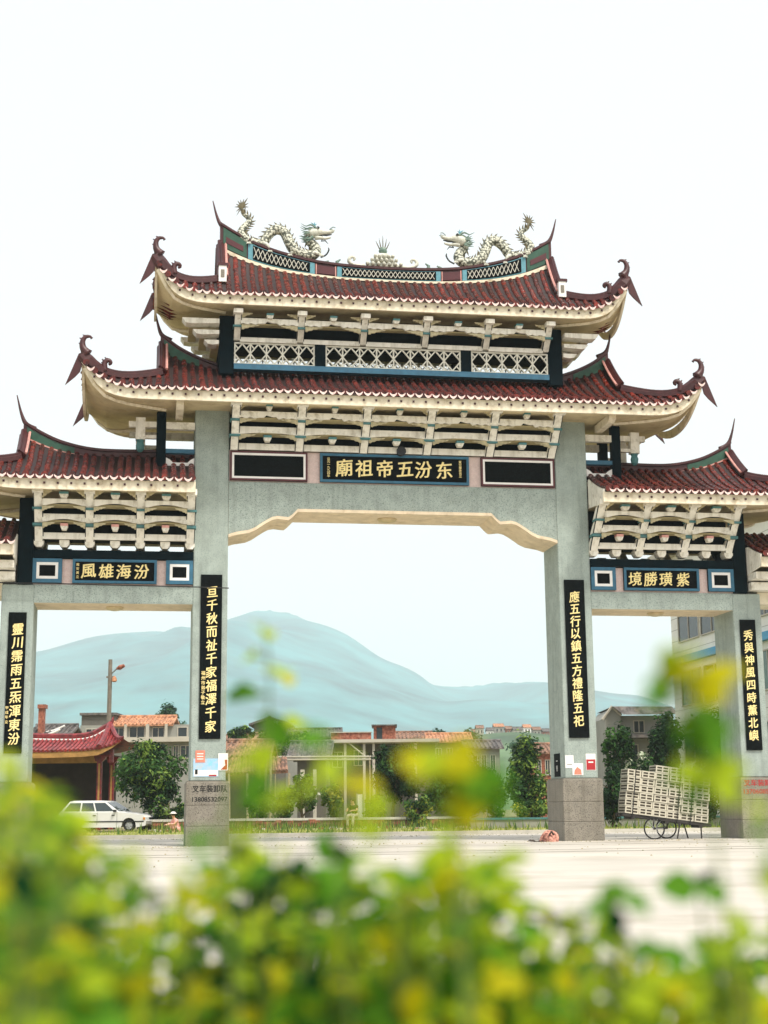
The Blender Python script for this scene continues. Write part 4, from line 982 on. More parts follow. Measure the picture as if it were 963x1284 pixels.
# ---- street lamp pole
pl = Pl(84); t = pl.thing('street_lamp', 'tall concrete pole with a curved lamp arm behind the red pavilion', 'street lamp', 134)
def X_(px): return pl.x(px)-pl.lx
zt_ = pl.z(827, 134)
part('pole', MB().tube([(0, 0, 0), (0, 0, zt_)], [0.17, 0.11], 8), 'concrete_pole', t)
part('arm', MB().tube(spline([(0, 0, pl.z(846, 134)), (0.25, -0.1, pl.z(842, 134)), (X_(144), -0.2, pl.z(838, 144))], 8), 0.035, 6), 'concrete_pole', t)
hd = MB().tube([(X_(143), -0.2, pl.z(839, 144)), (X_(147), -0.22, pl.z(837.5, 144)), (X_(153), -0.25, pl.z(835, 144))], [0.06, 0.14, 0.09], 8); part('lamp_head', hd, 'brick', t)
part('insulator', MB().box(-0.2, 0.25, -0.06, 0.06, pl.z(850, 134), pl.z(848, 134)), 'concrete_pole', t)
part('lower_lamp', MB().lathe([(0.04, 0.1), (0.12, 0.0), (0.16, -0.18), (0.1, -0.24)], (X_(140), -0.1, pl.z(850, 140)), 10), 'orange_tile', t)

# ---- old sheds with slipping tiles, middle left
pl = Pl(74); t = pl.thing('shed', 'dilapidated shed with slipping brown tiles propped on thin poles', 'shed', 322)
def X_(px): return pl.x(px)-pl.lx
def zz(py): return pl.z(py, 322)
gable_roof(t, X_(276), X_(332), 1.5, 6.5, zz(948), zz(926), 'old_tile', 0.2, 0.28)
lean = MB().add([(X_(276), -0.4, zz(972)), (X_(362), -0.4, zz(968)), (X_(356), 1.6, zz(950)), (X_(276), 1.6, zz(947)), (X_(276), -0.4, zz(974)), (X_(362), -0.4, zz(970)), (X_(356), 1.6, zz(952)), (X_(276), 1.6, zz(949))], [(0, 1, 2, 3), (4, 7, 6, 5), (0, 4, 5, 1), (1, 5, 6, 2), (0, 3, 7, 4)])
lr = part('lean_to_roof', lean, 'old_tile', t); c = MB()
for i in range(20):
    u = (i+0.5)/20; a = Vector((lerp(X_(276), X_(362), u), -0.45, lerp(zz(972), zz(968), u)+0.05)); b = Vector((lerp(X_(276), X_(356), u)+rng.uniform(-0.12, 0.12), 1.6, lerp(zz(947), zz(950), u)+0.05)); c.tube([a, b], 0.08, 5)
stuff(part('tile_row', c, 'old_tile', lr))
part('wall', MB().box(X_(278), X_(330), 1.6, 6.2, 0, zz(949)), 'plaster_dark', t)
for px in (312, 326, 333, 340, 362, 289): part('post', MB().tube([(X_(px), -0.45, 0), (X_(px)+rng.uniform(-0.05, 0.05), -0.5, zz(946 if px in (326, 333, 340) else 970))], 0.06, 6), 'wood_pole', t)
pl = Pl(92); t = pl.thing('shed', 'low shed with dark tiled roof and white posts beside the flat-roofed building', 'shed', 395)
def X_(px): return pl.x(px)-pl.lx
def zz(py): return pl.z(py, 395)
gable_roof(t, X_(366), X_(410), 0, 6, zz(949), zz(929), 'grey_tile', 0.3, 0.3)
part('wall', MB().box(X_(372), X_(408), 0.6, 5.8, 0, zz(949)), 'plaster_dark', t)
for a, b in ((377, 382), (393, 397)): part('post', MB().box(X_(a), X_(b), -0.3, 0.0, 0, zz(965)), 'plaster_pale', t)
part('bench_rail', MB().box(X_(381), X_(406), -0.25, -0.1, zz(997), zz(994)), 'white_paint', t)
# ---- house on the rise
pl = Pl(150); t = pl.thing('village_house', 'small brown gabled house on the rise behind the slipping-tiled shed', 'house', 340)
def X_(px): return pl.x(px)-pl.lx
def zz(py): return pl.z(py, 340)
part('wall', MB().prism([(X_(318), 0), (X_(358), 0), (X_(358), zz(909)), (X_(338), zz(901)), (X_(318), zz(908))], 'y', 0, 7), 'plaster_dark', t)
gable_roof(t, X_(318), X_(358), 0, 7, zz(908.5), zz(900), 'grey_tile', 0.5, 0.35, 'y')
window(t, X_(343), X_(348), zz(909), zz(904.5), 0, 1, 'white_paint'); part('annex', MB().box(X_(358), X_(370), 1, 6, 0, zz(913)), 'plaster_grey', t)
# ---- flat-roofed building with brick stairhouse
pl = Pl(104); t = pl.thing('flat_roofed_building', 'unfinished flat-roofed building with a red brick stair house on top', 'building', 470)
def X_(px): return pl.x(px)-pl.lx
def zz(py): return pl.z(py, 470)
part('wall', MB().box(X_(412), X_(548), 2.2, 9, 0, zz(931)), 'plaster_dark', t)
part('roof_slab', MB().box(X_(404), X_(552), -0.3, 9.4, zz(931), zz(927)), 'plaster_pale', t)
part('parapet', MB().box(X_(415), X_(466), 0.4, 0.65, zz(927), zz(918)), 'brick', t); part('parapet_coping', MB().box(X_(414), X_(467), 0.3, 0.7, zz(918), zz(917)), 'plaster_pale', t)
sh_ = part('stair_house', MB().box(X_(469), X_(497), 0.8, 4, zz(927), zz(909.5)), 'brick', t)
MB().box(X_(473), X_(480), 0.76, 0.9, zz(926), zz(911.5)).build('doorway', 'window_dark', sh_, local=True); MB().box(X_(466.5), X_(499), 0.5, 4.2, zz(909.5), zz(908)).build('roof_slab', 'grey_tile', sh_, local=True)
for px in (469, 457, 433, 522): part('column', MB().box(X_(px-1.6), X_(px+1.6), 0.0, 0.3, 0, zz(931)), 'plaster_pale', t)
part('brace', MB().tube([(X_(436), -0.1, zz(930)), (X_(460), -0.1, zz(950))], 0.05, 5), 'plaster_pale', t)
window(t, X_(444), X_(454), zz(958), zz(940), 2.2, 2, 'window_green'); window(t, X_(416), X_(428), zz(960), zz(942), 2.2, 2)
pl2 = Pl(80); t = pl2.thing('pipe_rail', 'long white double pipe rail in front of the dark-roofed shed', 'rail', 405)
for py in (948.5, 952): part('pipe', MB().tube([(pl2.x(343)-pl2.lx, 0, pl2.z(py, 405)), (pl2.x(466)-pl2.lx, 0, pl2.z(py+0.8, 405))], 0.05, 6), 'plaster_pale', t)
for px in (345, 464): part('post', MB().tube([(pl2.x(px)-pl2.lx, 0, 0), (pl2.x(px)-pl2.lx, 0, pl2.z(948, 405))], 0.035, 6), 'wood_pole', t)
t = pl2.thing('screen', 'small pale grey standing screen beside the seated person', 'screen', 452); xa = pl2.x(452)
part('board', MB().box(pl2.x(447)-xa, pl2.x(456)-xa, 0, 0.05, 0.15, pl2.z(996, 450)), 'white_paint', t); 
for px in (447.5, 455.5): part('post', MB().box(pl2.x(px)-xa-0.04, pl2.x(px)-xa+0.04, -0.03, 0.08, 0, pl2.z(995, 450)), 'plaster_grey', t)

# ---- the row of low village houses behind
for lab, px0, px1, ze, zr, dp, wm, rm in (('low brown-roofed house left of the small gabled house', 284, 322, 930, 919, 132, 'plaster_dark', 'old_tile'), ('long grey-tiled house behind the dark-roofed shed', 362, 424, 924, 913, 138, 'plaster_grey', 'grey_tile'),
        ('pale house with brown roof behind the brick stair house', 496, 540, 926, 917, 140, 'plaster_pale', 'old_tile'), ('weathered house with orange tiles behind the slanting tree', 540, 590, 930, 919, 128, 'plaster_dark', 'orange_tile'),
        ('low grey house with dark roof behind the slanting tree, right of the orange-tiled one', 588, 628, 938, 928, 120, 'plaster_grey', 'grey_tile'), ('low brown house beside the conical tree', 668, 708, 944, 932, 118, 'brick', 'old_tile'),
        ('low brown house right of the right main pillar', 728, 764, 920, 911, 135, 'plaster_dark', 'old_tile')):
    pl = Pl(dp); t = pl.thing('village_house', lab, 'house', (px0+px1)/2, None); xa, xb = pl.x(px0)-pl.lx, pl.x(px1)-pl.lx; z1, z2 = pl.z(ze, px0), pl.z(zr, px0)
    part('wall', MB().box(xa, xb, 0, 6, 0, z1), wm, t); gable_roof(t, xa, xb, 0, 6, z1, z2, rm, 0.35, 0.34)
    for k in range(3): u = 0.16+0.28*k; window(t, lerp(xa, xb, u), lerp(xa, xb, u+0.12), z1-1.7, z1-0.6, 0, 2)
    part('door', MB().box(lerp(xa, xb, 0.44), lerp(xa, xb, 0.54), -0.04, 0.02, 0, 2.0), 'wood_pole', t)
# ---- far village on the slope
mat('far_green', srgb(96, 120, 84), 0.95, 0.3, 0.03, col2=srgb(70, 96, 70)); mat('far_earth', srgb(172, 140, 108), 0.95, 0.2, 0.05)
fs = MB().grid(lambda u, v: (lambda q: Vector((q.x, q.y, max(-0.3, q.z*(1-abs(v*2-0.8))) if abs(v*2-0.8) < 1 else -0.3)))(at_depth(lerp(520, 760, u), 921+3*math.sin(u*9)+(6 if u > 0.85 else 0), 420)-H_FWD*(v*2-0.8)*110), 30, 10)
struct(fs.build('terrain', ['far_green'], smooth=True))
vr = random.Random(11)
spots = [(604, 913, 9), (617, 916, 8), (628, 911, 12), (641, 914, 8), (652, 915, 11), (664, 912, 9), (676, 915, 10), (688, 917, 8), (748, 912, 9), (597, 918, 7)]
cols = ['plaster_pale', 'white_paint', 'plaster_grey', 'brick']
names_ = ['left end', 'second', 'third', 'fourth', 'fifth', 'sixth', 'seventh', 'eighth', 'right', 'first']
for i, (px, py, w) in enumerate(spots):
    order = sorted(spots); nth = ['leftmost', 'second from the left', 'third from the left', 'fourth from the left', 'fifth from the left', 'sixth from the left', 'third from the right', 'second from the right', 'rightmost'][order.index((px, py, w))] if px < 700 else ''
    look = ['pale', 'white', 'grey', 'brick'][i % 4]
    pl = Pl(432+7*(i % 4)); t = pl.thing('village_house', f'tiny {look} house, {nth} in the distant hamlet beside the right main pillar' if px < 700 else 'tiny pale house alone in the distance just right of the right main pillar', 'house', px, 'distant hamlet houses')
    x0, x1 = pl.x(px-w/2)-pl.lx, pl.x(px+w/2)-pl.lx; zt_ = pl.z(py, px)
    part('wall', MB().box(x0, x1, 0, 7, 0, zt_), cols[i % 4], t); gable_roof(t, x0, x1, 0, 7, zt_, zt_+0.9, ('old_tile', 'grey_tile', 'orange_tile')[i % 3], 0.2, 0.6)
    for k in range(2): window(t, lerp(x0, x1, 0.2+0.42*k), lerp(x0, x1, 0.38+0.42*k), zt_-1.5, zt_-0.6, 0, 1)

# ---- grey gabled house, right
pl = Pl(88); t = pl.thing('village_house', 'grey gabled house seen through the right side bay', 'house', 800)
def X_(px): return pl.x(px)-pl.lx
def zz(py): return pl.z(py, 800)
part('wall', MB().prism([(X_(762), 0), (X_(782), 0), (X_(782), zz(896)), (X_(772), zz(888)), (X_(762), zz(900))], 'y', 0, 6), 'plaster_grey', t)
part('wall', MB().box(X_(782), X_(850), 0.3, 6, 0, zz(897)), 'plaster_grey', t)
rf_ = MB().add([(X_(771), -0.5, zz(886)), (X_(846), -0.5, zz(887)), (X_(852), -0.9, zz(897)), (X_(783), -0.9, zz(897)), (X_(771), 6.2, zz(886)), (X_(846), 6.2, zz(887))], [(0, 1, 2, 3), (0, 4, 5, 1)])
part('roof', rf_, 'grey_tile', t); part('roof_edge', MB().tube([(X_(759), -0.1, zz(902)), (X_(771), -0.1, zz(886)), (X_(783), -0.1, zz(897))], 0.09, 5), 'plaster_pale', t)
part('porch_roof', MB().prism([(X_(780), zz(922)), (X_(850), zz(922)), (X_(850), zz(926)), (X_(780), zz(926))], 'y', -1.2, 0.3), 'grey_tile', t)
window(t, X_(800), X_(812), zz(918), zz(904), 0.3, 2); window(t, X_(790), X_(803), zz(952), zz(934), 0.3, 2); part('porch_post', MB().box(X_(819), X_(822), -1.1, -0.9, 0, zz(926)), 'white_paint', t)

# ---- tall white tiled building, right edge, its long face running towards us
mat('wall_tile', srgb(226, 224, 216), 0.5, 0.05, 1.0, 0.2, 30, stain=srgb(188, 182, 168), stain_amt=0.5, stain_scale=0.4)
A = at_depth(847, 900, 78); B = at_depth(1010, 900, 62); dirv = Vector((B.x-A.x, B.y-A.y, 0)); LB_ = dirv.length; ang = math.atan2(dirv.y, dirv.x)
t = thing('apartment_building', 'tall white tiled building with a blue band at the right edge', 'building', (A.x, A.y, 0), ang)
def bz(px, py):   # height on the long face for a pixel
    d = ray(px, py); n = Vector((-dirv.y, dirv.x, 0)).normalized(); k = (Vector((A.x, A.y, 0))-CAM).dot(n)/d.dot(n); q = CAM+d*k; return (q-Vector((A.x, A.y, 0))).dot(dirv.normalized()), q.z
ztop = bz(870, 735)[1]+2.0
part('wall', MB().box(0, LB_, 0, 9, 0, ztop), 'wall_tile', t)
part('corner_pier', MB().box(-1.15, -0.002, 0.6, 9, 0, ztop-0.3), 'plaster_pale', t)
part('roof_slab', MB().box(-1.6, LB_+0.5, -0.6, 9.5, ztop, ztop+0.35), 'plaster_pale', t)
zb0, zb1 = bz(870, 829)[1], bz(870, 820)[1]
part('blue_band', MB().box(0.05, LB_, -0.28, -0.002, zb0, zb1), 'blue_band', t)
wx0 = bz(852, 800)[0]; wx1 = bz(877, 800)[0]; wz0, wz1 = bz(862, 802)[1], bz(862, 770)[1]
for k in range(4):
    o = k*3.3; window(t, wx0+o, wx1+o, wz0, wz1, 0, 2, 'window_dark')
    a0, a1 = bz(856, 860)[0], bz(880, 860)[0]; window(t, a0+o, a1+o, bz(862, 884)[1], bz(862, 842)[1], 0, 2, 'window_green')
    window(t, a0+o, a1+o, bz(862, 955)[1], bz(862, 920)[1], 0, 2, 'window_green')
tm_ = MB()
for k in range(int(ztop/0.6)): 
    z = 0.3+k*0.6
    if not (zb0-0.1 < z < zb1+0.1): tm_.box(0.02, LB_-0.02, -0.006, 0.004, z, z+0.02)
stuff(part('tile_joint', tm_, 'plaster_grey', t))
part('wall_lamp', MB().tube([(bz(892, 838)[0], -0.3, bz(892, 838)[1]), (bz(892, 838)[0], 0.0, bz(892, 838)[1]+0.1)], [0.14, 0.05], 8), 'black_metal', t)

# ---- low walls behind the verge
t = thing('low_wall', 'low rubble wall with pale coping between the tall main pillars', 'wall', fl(66, Pl(66).x(370)), -YAW)
xa = Pl(66).x(370); w0, w1 = Pl(66).x(191)-xa, Pl(66).x(585)-xa
part('rubble', MB().box(w0, w1, 0, 0.4, 0, 0.42), 'wall_rubble', t); part('coping', MB().box(w0, w1, -0.06, 0.46, 0.42, 0.52), 'kerb_stone', t)
sr = random.Random(2); stn = MB()
for i in range(110):
    x = sr.uniform(w0, w1); s_ = sr.uniform(0.06, 0.16); z = sr.uniform(0.02, 0.32); stn.box(x-s_, x+s_, -0.03-sr.uniform(0, 0.05), 0.1, z, z+s_)
stuff(part('stone', stn, 'brick', t))
t = thing('low_wall', 'low pale grey kerb wall behind the verge in the right half', 'wall', fl(62, Pl(62).x(790)), -YAW)
xa = Pl(62).x(790); w0, w1 = Pl(62).x(590)-xa, Pl(62).x(990)-xa
part('block_wall', MB().box(w0, w1, 0, 0.35, 0, 0.40), 'plaster_grey', t); part('coping', MB().box(w0, w1, -0.05, 0.4, 0.40, 0.48), 'teal_trim', t)


# weeds and broken brick along the foot of the low walls
wd = MB(); rb = MB(); wr_ = random.Random(41)
for i in range(2600):
    b = fl(wr_.uniform(63.6, 65.8) if i % 3 else wr_.uniform(56, 65), Pl(65).x(wr_.uniform(195, 960))); h = wr_.uniform(0.15, 0.55); a = wr_.uniform(0, 6.3); w = wr_.uniform(0.02, 0.05)
    wd.add([(b.x-math.cos(a)*w, b.y-math.sin(a)*w, 0.0), (b.x+math.cos(a)*w, b.y+math.sin(a)*w, 0.0), (b.x+wr_.uniform(-.15, .15), b.y+wr_.uniform(-.1, .1), h)], [(0, 1, 2)], wr_.choice((0, 0, 1)))
ws = stuff(wd.build('weeds', ['leaf_mid_weed', 'blade'])) if 'leaf_mid_weed' in MATS else None
for i in range(260):
    b = fl(wr_.uniform(62.5, 65.6), Pl(65).x(wr_.uniform(192, 600))); s_ = wr_.uniform(0.03, 0.11); rb.box(b.x-s_, b.x+s_, b.y-s_*0.6, b.y+s_*0.6, 0.03, 0.03+s_*wr_.uniform(0.6, 1.3), wr_.choice((0, 1, 1)))
rs = stuff(rb.build('rubble', ['brick', 'kerb_stone'])); tag(rs, 'broken brick and stone rubble along the foot of the low wall', 'rubble')
if ws: tag(ws, 'tall green and yellow weeds along the foot of the low walls', 'weeds')
# ================================================================== trees and shrubs
def leafmat(name, c, c2): mat(name, c, 0.7, 0.25, 1.2, col2=c2, translucent=0.25, spec=0.2)
leafmat('leaf_dark', srgb(34, 64, 32), srgb(18, 42, 24)); leafmat('leaf_mid', srgb(66, 104, 44), srgb(40, 76, 36)); leafmat('leaf_light', srgb(128, 152, 66), srgb(96, 126, 54)); leafmat('leaf_yellow', srgb(176, 172, 60), srgb(140, 146, 52))
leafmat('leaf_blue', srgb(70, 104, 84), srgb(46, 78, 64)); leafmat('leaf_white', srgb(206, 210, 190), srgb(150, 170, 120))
def crown(mb, r, c, rad, n, size, clumps=16, flat=0.0, mi=(0, 0, 1, 1, 2), shape=None):
    c = Vector(c); cl = []
    for _ in range(clumps):
        while True:
            v = Vector((r.uniform(-1, 1), r.uniform(-1, 1), r.uniform(-1, 1)))
            if 0.3 < v.length < 0.8: break
        if shape: v = Vector((v.x*shape(v.z), v.y*shape(v.z), v.z))
        cl.append((v, r.choice((r.uniform(0.14, 0.24), r.uniform(0.24, 0.40), r.uniform(0.3, 0.46))), r.choice(mi)))
    for i in range(n):
        v, s, m_ = cl[i % clumps]
        d = Vector((r.gauss(0, 1), r.gauss(0, 1), r.gauss(0, 1))).normalized()*(s*r.uniform(0.45, 1.0)*(1.35 if r.random() < 0.08 else 1.0))
        q = v+d; p = c+Vector((q.x*rad[0], q.y*rad[1], q.z*rad[2]))
        nrm = (d.normalized()+Vector((0, 0, 0.5))+Vector((r.gauss(0, .5), r.gauss(0, .5), r.gauss(0, .5)))).normalized()
        a = nrm.orthogonal().normalized(); a.rotate(Matrix.Rotation(r.uniform(0, 6.3), 3, nrm)); b = nrm.cross(a); L = size*r.uniform(0.6, 1.4); w = L*0.45
        mm = m_ if r.random() < 0.7 else r.choice(mi)
        mb.add([p-a*L*0.5, p+b*w*0.5-a*L*0.05, p+a*L*0.5-nrm*L*0.12, p-b*w*0.5-a*L*0.05], [(0, 1, 2, 3)], mm)
def tree(name, label, depth, px0, px1, py0, py1, trunk_px=None, n=2600, size=0.17, mats=('leaf_dark', 'leaf_mid', 'leaf_light'), seed=0, cat='tree', clumps=18, group=None, shape=None, trunk_r=0.11, back=None):
    pl = Pl(depth); pc = (px0+px1)/2; tpx = trunk_px or pc; t = pl.thing(name, label, cat, tpx, group); r = random.Random(seed+int(px0))
    rx = (pl.x(px1)-pl.x(px0))/2; zt = pl.z(py0, pc); zb = max(0.15, pl.z(py1, pc)); cx = pl.x(pc)-pl.lx; cz = (zt+zb)/2; rz = (zt-zb)/2
    m = MB(); crown(m, r, (cx, 0, cz), (rx*0.97, (back or rx)*0.9, rz*0.97), int(n*1.5), size*1.25, int(clumps*1.5), shape=shape)
    co = part('crown', m, list(mats), t)
    tk = MB(); top = Vector((cx, 0, cz+rz*0.3)); q = spline([(0, 0, 0), (r.uniform(-0.08, 0.08), 0, zb*0.6+0.1), (cx*0.6, 0, lerp(zb, cz, 0.4)), top], 10)
    tk.tube(q, [lerp(trunk_r, trunk_r*0.3, i/9) for i in range(10)], 7)
    for k in range(5):
        a = q[4+k]; e = a+Vector((math.cos(k*2.4)*rx*0.55, math.sin(k*2.4)*rx*0.4, rz*0.35)); tk.tube([a, a.lerp(e, 0.5)+Vector((0, 0, 0.06)), e], [trunk_r*0.45, trunk_r*0.3, trunk_r*0.12], 5)
    part('trunk', tk, 'bark', t, smooth=True); return t
cone = lambda z: max(0.18, 0.95-(z+1)*0.42)
tree('leafy_tree', 'broad dark green tree behind the white car', 68, 137, 240, 922, 1022, n=5200, size=0.17, clumps=34, seed=1)
tree('leafy_tree', 'round green tree on a bare trunk left of centre behind the verge', 71, 462, 534, 926, 1006, 493, n=5200, size=0.17, clumps=30, seed=2, mats=('leaf_dark', 'leaf_dark', 'leaf_mid'))
tree('leafy_tree', 'leafy tree with slanting trunk right of the round green tree', 73, 520, 628, 936, 1028, 577, n=6000, size=0.17, clumps=34, seed=3, mats=('leaf_dark', 'leaf_mid', 'leaf_mid'))
tree('conical_tree', 'dark conical tree just left of the right main pillar', 67, 618, 704, 914, 1030, 661, n=4200, size=0.16, clumps=30, seed=4, shape=cone)
tree('leafy_tree', 'sparse dark tree between the right main pillar and the crate cart', 64, 750, 806, 904, 992, 781, n=1700, size=0.16, clumps=18, seed=5, mats=('leaf_dark', 'leaf_mid', 'leaf_mid'))
tree('leafy_tree', 'tall dark tree rising above the crate cart', 66, 812, 866, 884, 990, 838, n=3200, size=0.16, clumps=22, seed=6, mats=('leaf_dark', 'leaf_dark', 'leaf_mid'))
tree('leafy_tree', 'dark tree in front of the white building beside the far right pillar', 66, 862, 925, 880, 1000, 893, n=2600, size=0.16, clumps=20, seed=16, mats=('leaf_dark', 'leaf_mid', 'leaf_light'))
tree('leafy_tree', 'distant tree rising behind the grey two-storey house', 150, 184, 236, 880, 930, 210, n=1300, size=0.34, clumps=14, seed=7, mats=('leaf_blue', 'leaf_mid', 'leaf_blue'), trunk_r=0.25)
tree('leafy_tree', 'green tree in front of the small brown gabled house, left of it', 118, 282, 322, 906, 945, n=1300, size=0.24, seed=8, mats=('leaf_mid', 'leaf_dark', 'leaf_light'))
tree('leafy_tree', 'green tree below the small brown gabled house', 116, 318, 362, 912, 955, n=1300, size=0.24, seed=9, mats=('leaf_mid', 'leaf_light', 'leaf_dark'))
tree('leafy_tree', 'green tree between the brown gabled house and the dark-roofed shed', 112, 352, 400, 914, 955, n=1300, size=0.24, seed=10, mats=('leaf_mid', 'leaf_light', 'leaf_light'))
tree('shrub', 'tree-like bush in front of the dark-roofed shed', 70, 356, 400, 966, 1026, n=1500, size=0.15, seed=12, cat='bush', mats=('leaf_mid', 'leaf_light', 'leaf_dark'))
tree('shrub', 'low green bush at the foot of the thin shed poles', 68, 300, 352, 984, 1030, n=1300, size=0.15, seed=13, cat='bush', mats=('leaf_mid', 'leaf_dark', 'leaf_light'))
tree('shrub', 'pale yellowish bush beside the seated person', 72, 398, 436, 978, 1028, n=1000, size=0.15, seed=14, cat='bush', mats=('leaf_light', 'leaf_mid', 'leaf_yellow'))
tree('shrub', 'dark clipped hedge bush right of the right main pillar', 60, 744, 794, 958, 1034, n=2600, size=0.13, seed=15, cat='bush', clumps=26, mats=('leaf_dark', 'leaf_dark', 'leaf_mid'))
tree('shrub', 'white-flowered shrub behind the crate cart', 63, 786, 830, 942, 1000, n=1400, size=0.13, seed=17, cat='bush', mats=('leaf_mid', 'leaf_dark', 'leaf_white'))
tree('shrub', 'dark bush behind the right end of the crate cart', 62, 828, 912, 962, 1034, n=2600, size=0.14, seed=18, cat='bush', clumps=26, mats=('leaf_dark', 'leaf_dark', 'leaf_mid'))
tree('shrub', 'bush filling the gap behind the conical tree, beside the pillar', 70, 596, 640, 968, 1032, n=1500, size=0.14, seed=19, cat='bush', mats=('leaf_dark', 'leaf_mid', 'leaf_light'))
tree('columnar_shrub', 'dark columnar shrub at the left picture edge behind the far left pillar', 46, -22, 10, 940, 1040, n=1700, size=0.10, seed=20, cat='bush', mats=('leaf_dark', 'leaf_dark', 'leaf_mid'))
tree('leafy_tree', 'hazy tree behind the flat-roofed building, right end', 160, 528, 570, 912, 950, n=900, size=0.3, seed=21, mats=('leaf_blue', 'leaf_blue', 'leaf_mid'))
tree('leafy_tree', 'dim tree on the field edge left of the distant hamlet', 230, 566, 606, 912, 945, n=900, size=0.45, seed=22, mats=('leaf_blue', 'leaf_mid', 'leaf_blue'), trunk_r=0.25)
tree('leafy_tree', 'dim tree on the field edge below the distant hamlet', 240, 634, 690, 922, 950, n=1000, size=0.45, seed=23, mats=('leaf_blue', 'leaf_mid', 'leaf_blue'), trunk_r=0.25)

more = [('shrub', 'yellow-green bush under the slanting tree, right of its trunk', 66, 560, 612, 984, 1036, 31), ('shrub', 'low dark bush at the foot of the round green tree', 66, 500, 546, 996, 1036, 32),
        ('shrub', 'scrubby bush between the shed poles and the seated person', 67, 338, 372, 990, 1034, 33), ('shrub', 'weedy bush right of the seated person', 68, 452, 486, 992, 1034, 34),
        ('shrub', 'dark bush behind the squatting person', 67, 186, 238, 990, 1036, 35), ('shrub', 'low bush at the foot of the conical tree', 63, 640, 692, 996, 1036, 36)]
for nm, lab, dp, x0, x1, y0, y1, sd in more:
    tree(nm, lab, dp, x0, x1, y0, y1, n=1300, size=0.13, seed=sd, cat='bush', mats=('leaf_dark', 'leaf_mid', 'leaf_light') if sd % 2 else ('leaf_mid', 'leaf_light', 'leaf_yellow'))
# ================================================================== car, cart, people, posters
mat('car_white', srgb(228, 228, 224), 0.25, 0.03, 3.0); mat('car_glass', srgb(46, 58, 58), 0.06, 0.1, 2.0, spec=0.8); mat('rubber', srgb(24, 24, 24), 0.8, 0.2, 9.0)
mat('rim', srgb(176, 178, 178), 0.35, 0.1, 6.0); mat('lamp_clear', srgb(216, 220, 216), 0.15, 0.05, 6.0); mat('lamp_red', srgb(150, 30, 26), 0.3, 0.1, 6.0); mat('lamp_amber', srgb(206, 130, 40), 0.3, 0.1, 6.0)
fw = at_g(163, 1043); ca = -YAW-RAD(14); cd = Vector((math.cos(ca), math.sin(ca), 0)); cb = fw-cd*1.37+Vector((-cd.y, cd.x, 0))*0.8
car = thing('station_wagon', 'white station wagon parked beside the dark green tree', 'car', (cb.x, cb.y, 0), ca)
SC = 0.95
def cpt(x, z): return ((x-2.25)*SC, z*SC)
def arch(cx, r=0.37, z0=0.24, n=9): return [cpt(cx+r*math.cos(a), 0.30+r*math.sin(a)) for a in [math.pi-math.pi*i/(n-1)+(0) for i in range(n)]]
low = [cpt(0.03, 0.32), cpt(0.0, 0.52), cpt(0.03, 0.74), cpt(0.10, 0.90), cpt(3.10, 0.90), cpt(3.22, 0.885), cpt(3.8, 0.82), cpt(4.30, 0.74), cpt(4.42, 0.66), cpt(4.47, 0.48), cpt(4.44, 0.30), cpt(4.0, 0.22)]
low += arch(3.62)[::-1]+[cpt(3.2, 0.22), cpt(1.3, 0.22)]+arch(0.92)[::-1]+[cpt(0.5, 0.24)]
def side_loft(prof, ys, name, mt):
    """outline swept across the width, pulled in towards the sides"""
    m = MB(); n = len(prof); czz = 0.55
    for (y, k) in ys: m.v += [((x*(1-0.02*(1-k))), y, z if z < 0.5 else 0.5+(z-0.5)*k) for x, z in prof]
    for i in range(len(ys)-1):
        for j in range(n): m.f.append((i*n+j, i*n+(j+1) % n, (i+1)*n+(j+1) % n, (i+1)*n+j)); m.m.append(0)
    m.f.append(tuple(range(n))); m.m.append(0); e = (len(ys)-1)*n; m.f.append(tuple(e+j for j in range(n-1, -1, -1))); m.m.append(0)
    return part(name, m, mt, car)
W2 = 0.84*SC
body = side_loft(low, [(-W2, 0.93), (-W2+0.05, 0.985), (-W2+0.16, 1.0), (W2-0.16, 1.0), (W2-0.05, 0.985), (W2, 0.93)], 'body', 'car_white'); bevel(body, 0.02, 2)
# greenhouse: white shell, glass set in
def ring(z, xr, xf, w): return [Vector((cpt(xr, 0)[0], -w*SC, z*SC)), Vector((cpt(xf, 0)[0], -w*SC, z*SC)), Vector((cpt(xf, 0)[0], w*SC, z*SC)), Vector((cpt(xr, 0)[0], w*SC, z*SC))]
a_, b_ = ring(0.885, 0.08, 3.12, 0.79), ring(1.40, 0.52, 2.30, 0.63)
m = MB().add(a_+b_, [(0, 1, 5, 4), (1, 2, 6, 5), (2, 3, 7, 6), (3, 0, 4, 7), (4, 5, 6, 7)])
top = ring(1.435, 0.72, 2.10, 0.55); m.add(b_+top, [(0, 1, 5, 4), (1, 2, 6, 5), (2, 3, 7, 6), (3, 0, 4, 7), (4, 5, 6, 7)])
cabin = part('cabin', m, 'car_white', car); bevel(cabin, 0.015, 2)
def glass(q, name, out):   # quad on a cabin face, pushed a little outwards
    q = [Vector(v)+out*0.012 for v in q]; mm = MB().add(q+[v-out*0.02 for v in q], [(0, 1, 2, 3), (4, 7, 6, 5), (0, 4, 5, 1), (1, 5, 6, 2), (2, 6, 7, 3), (3, 7, 4, 0)]); part(name, mm, 'car_glass', cabin)
def face_pt(i, j, u, v): return a_[i].lerp(a_[j], u).lerp(b_[i].lerp(b_[j], u), v)
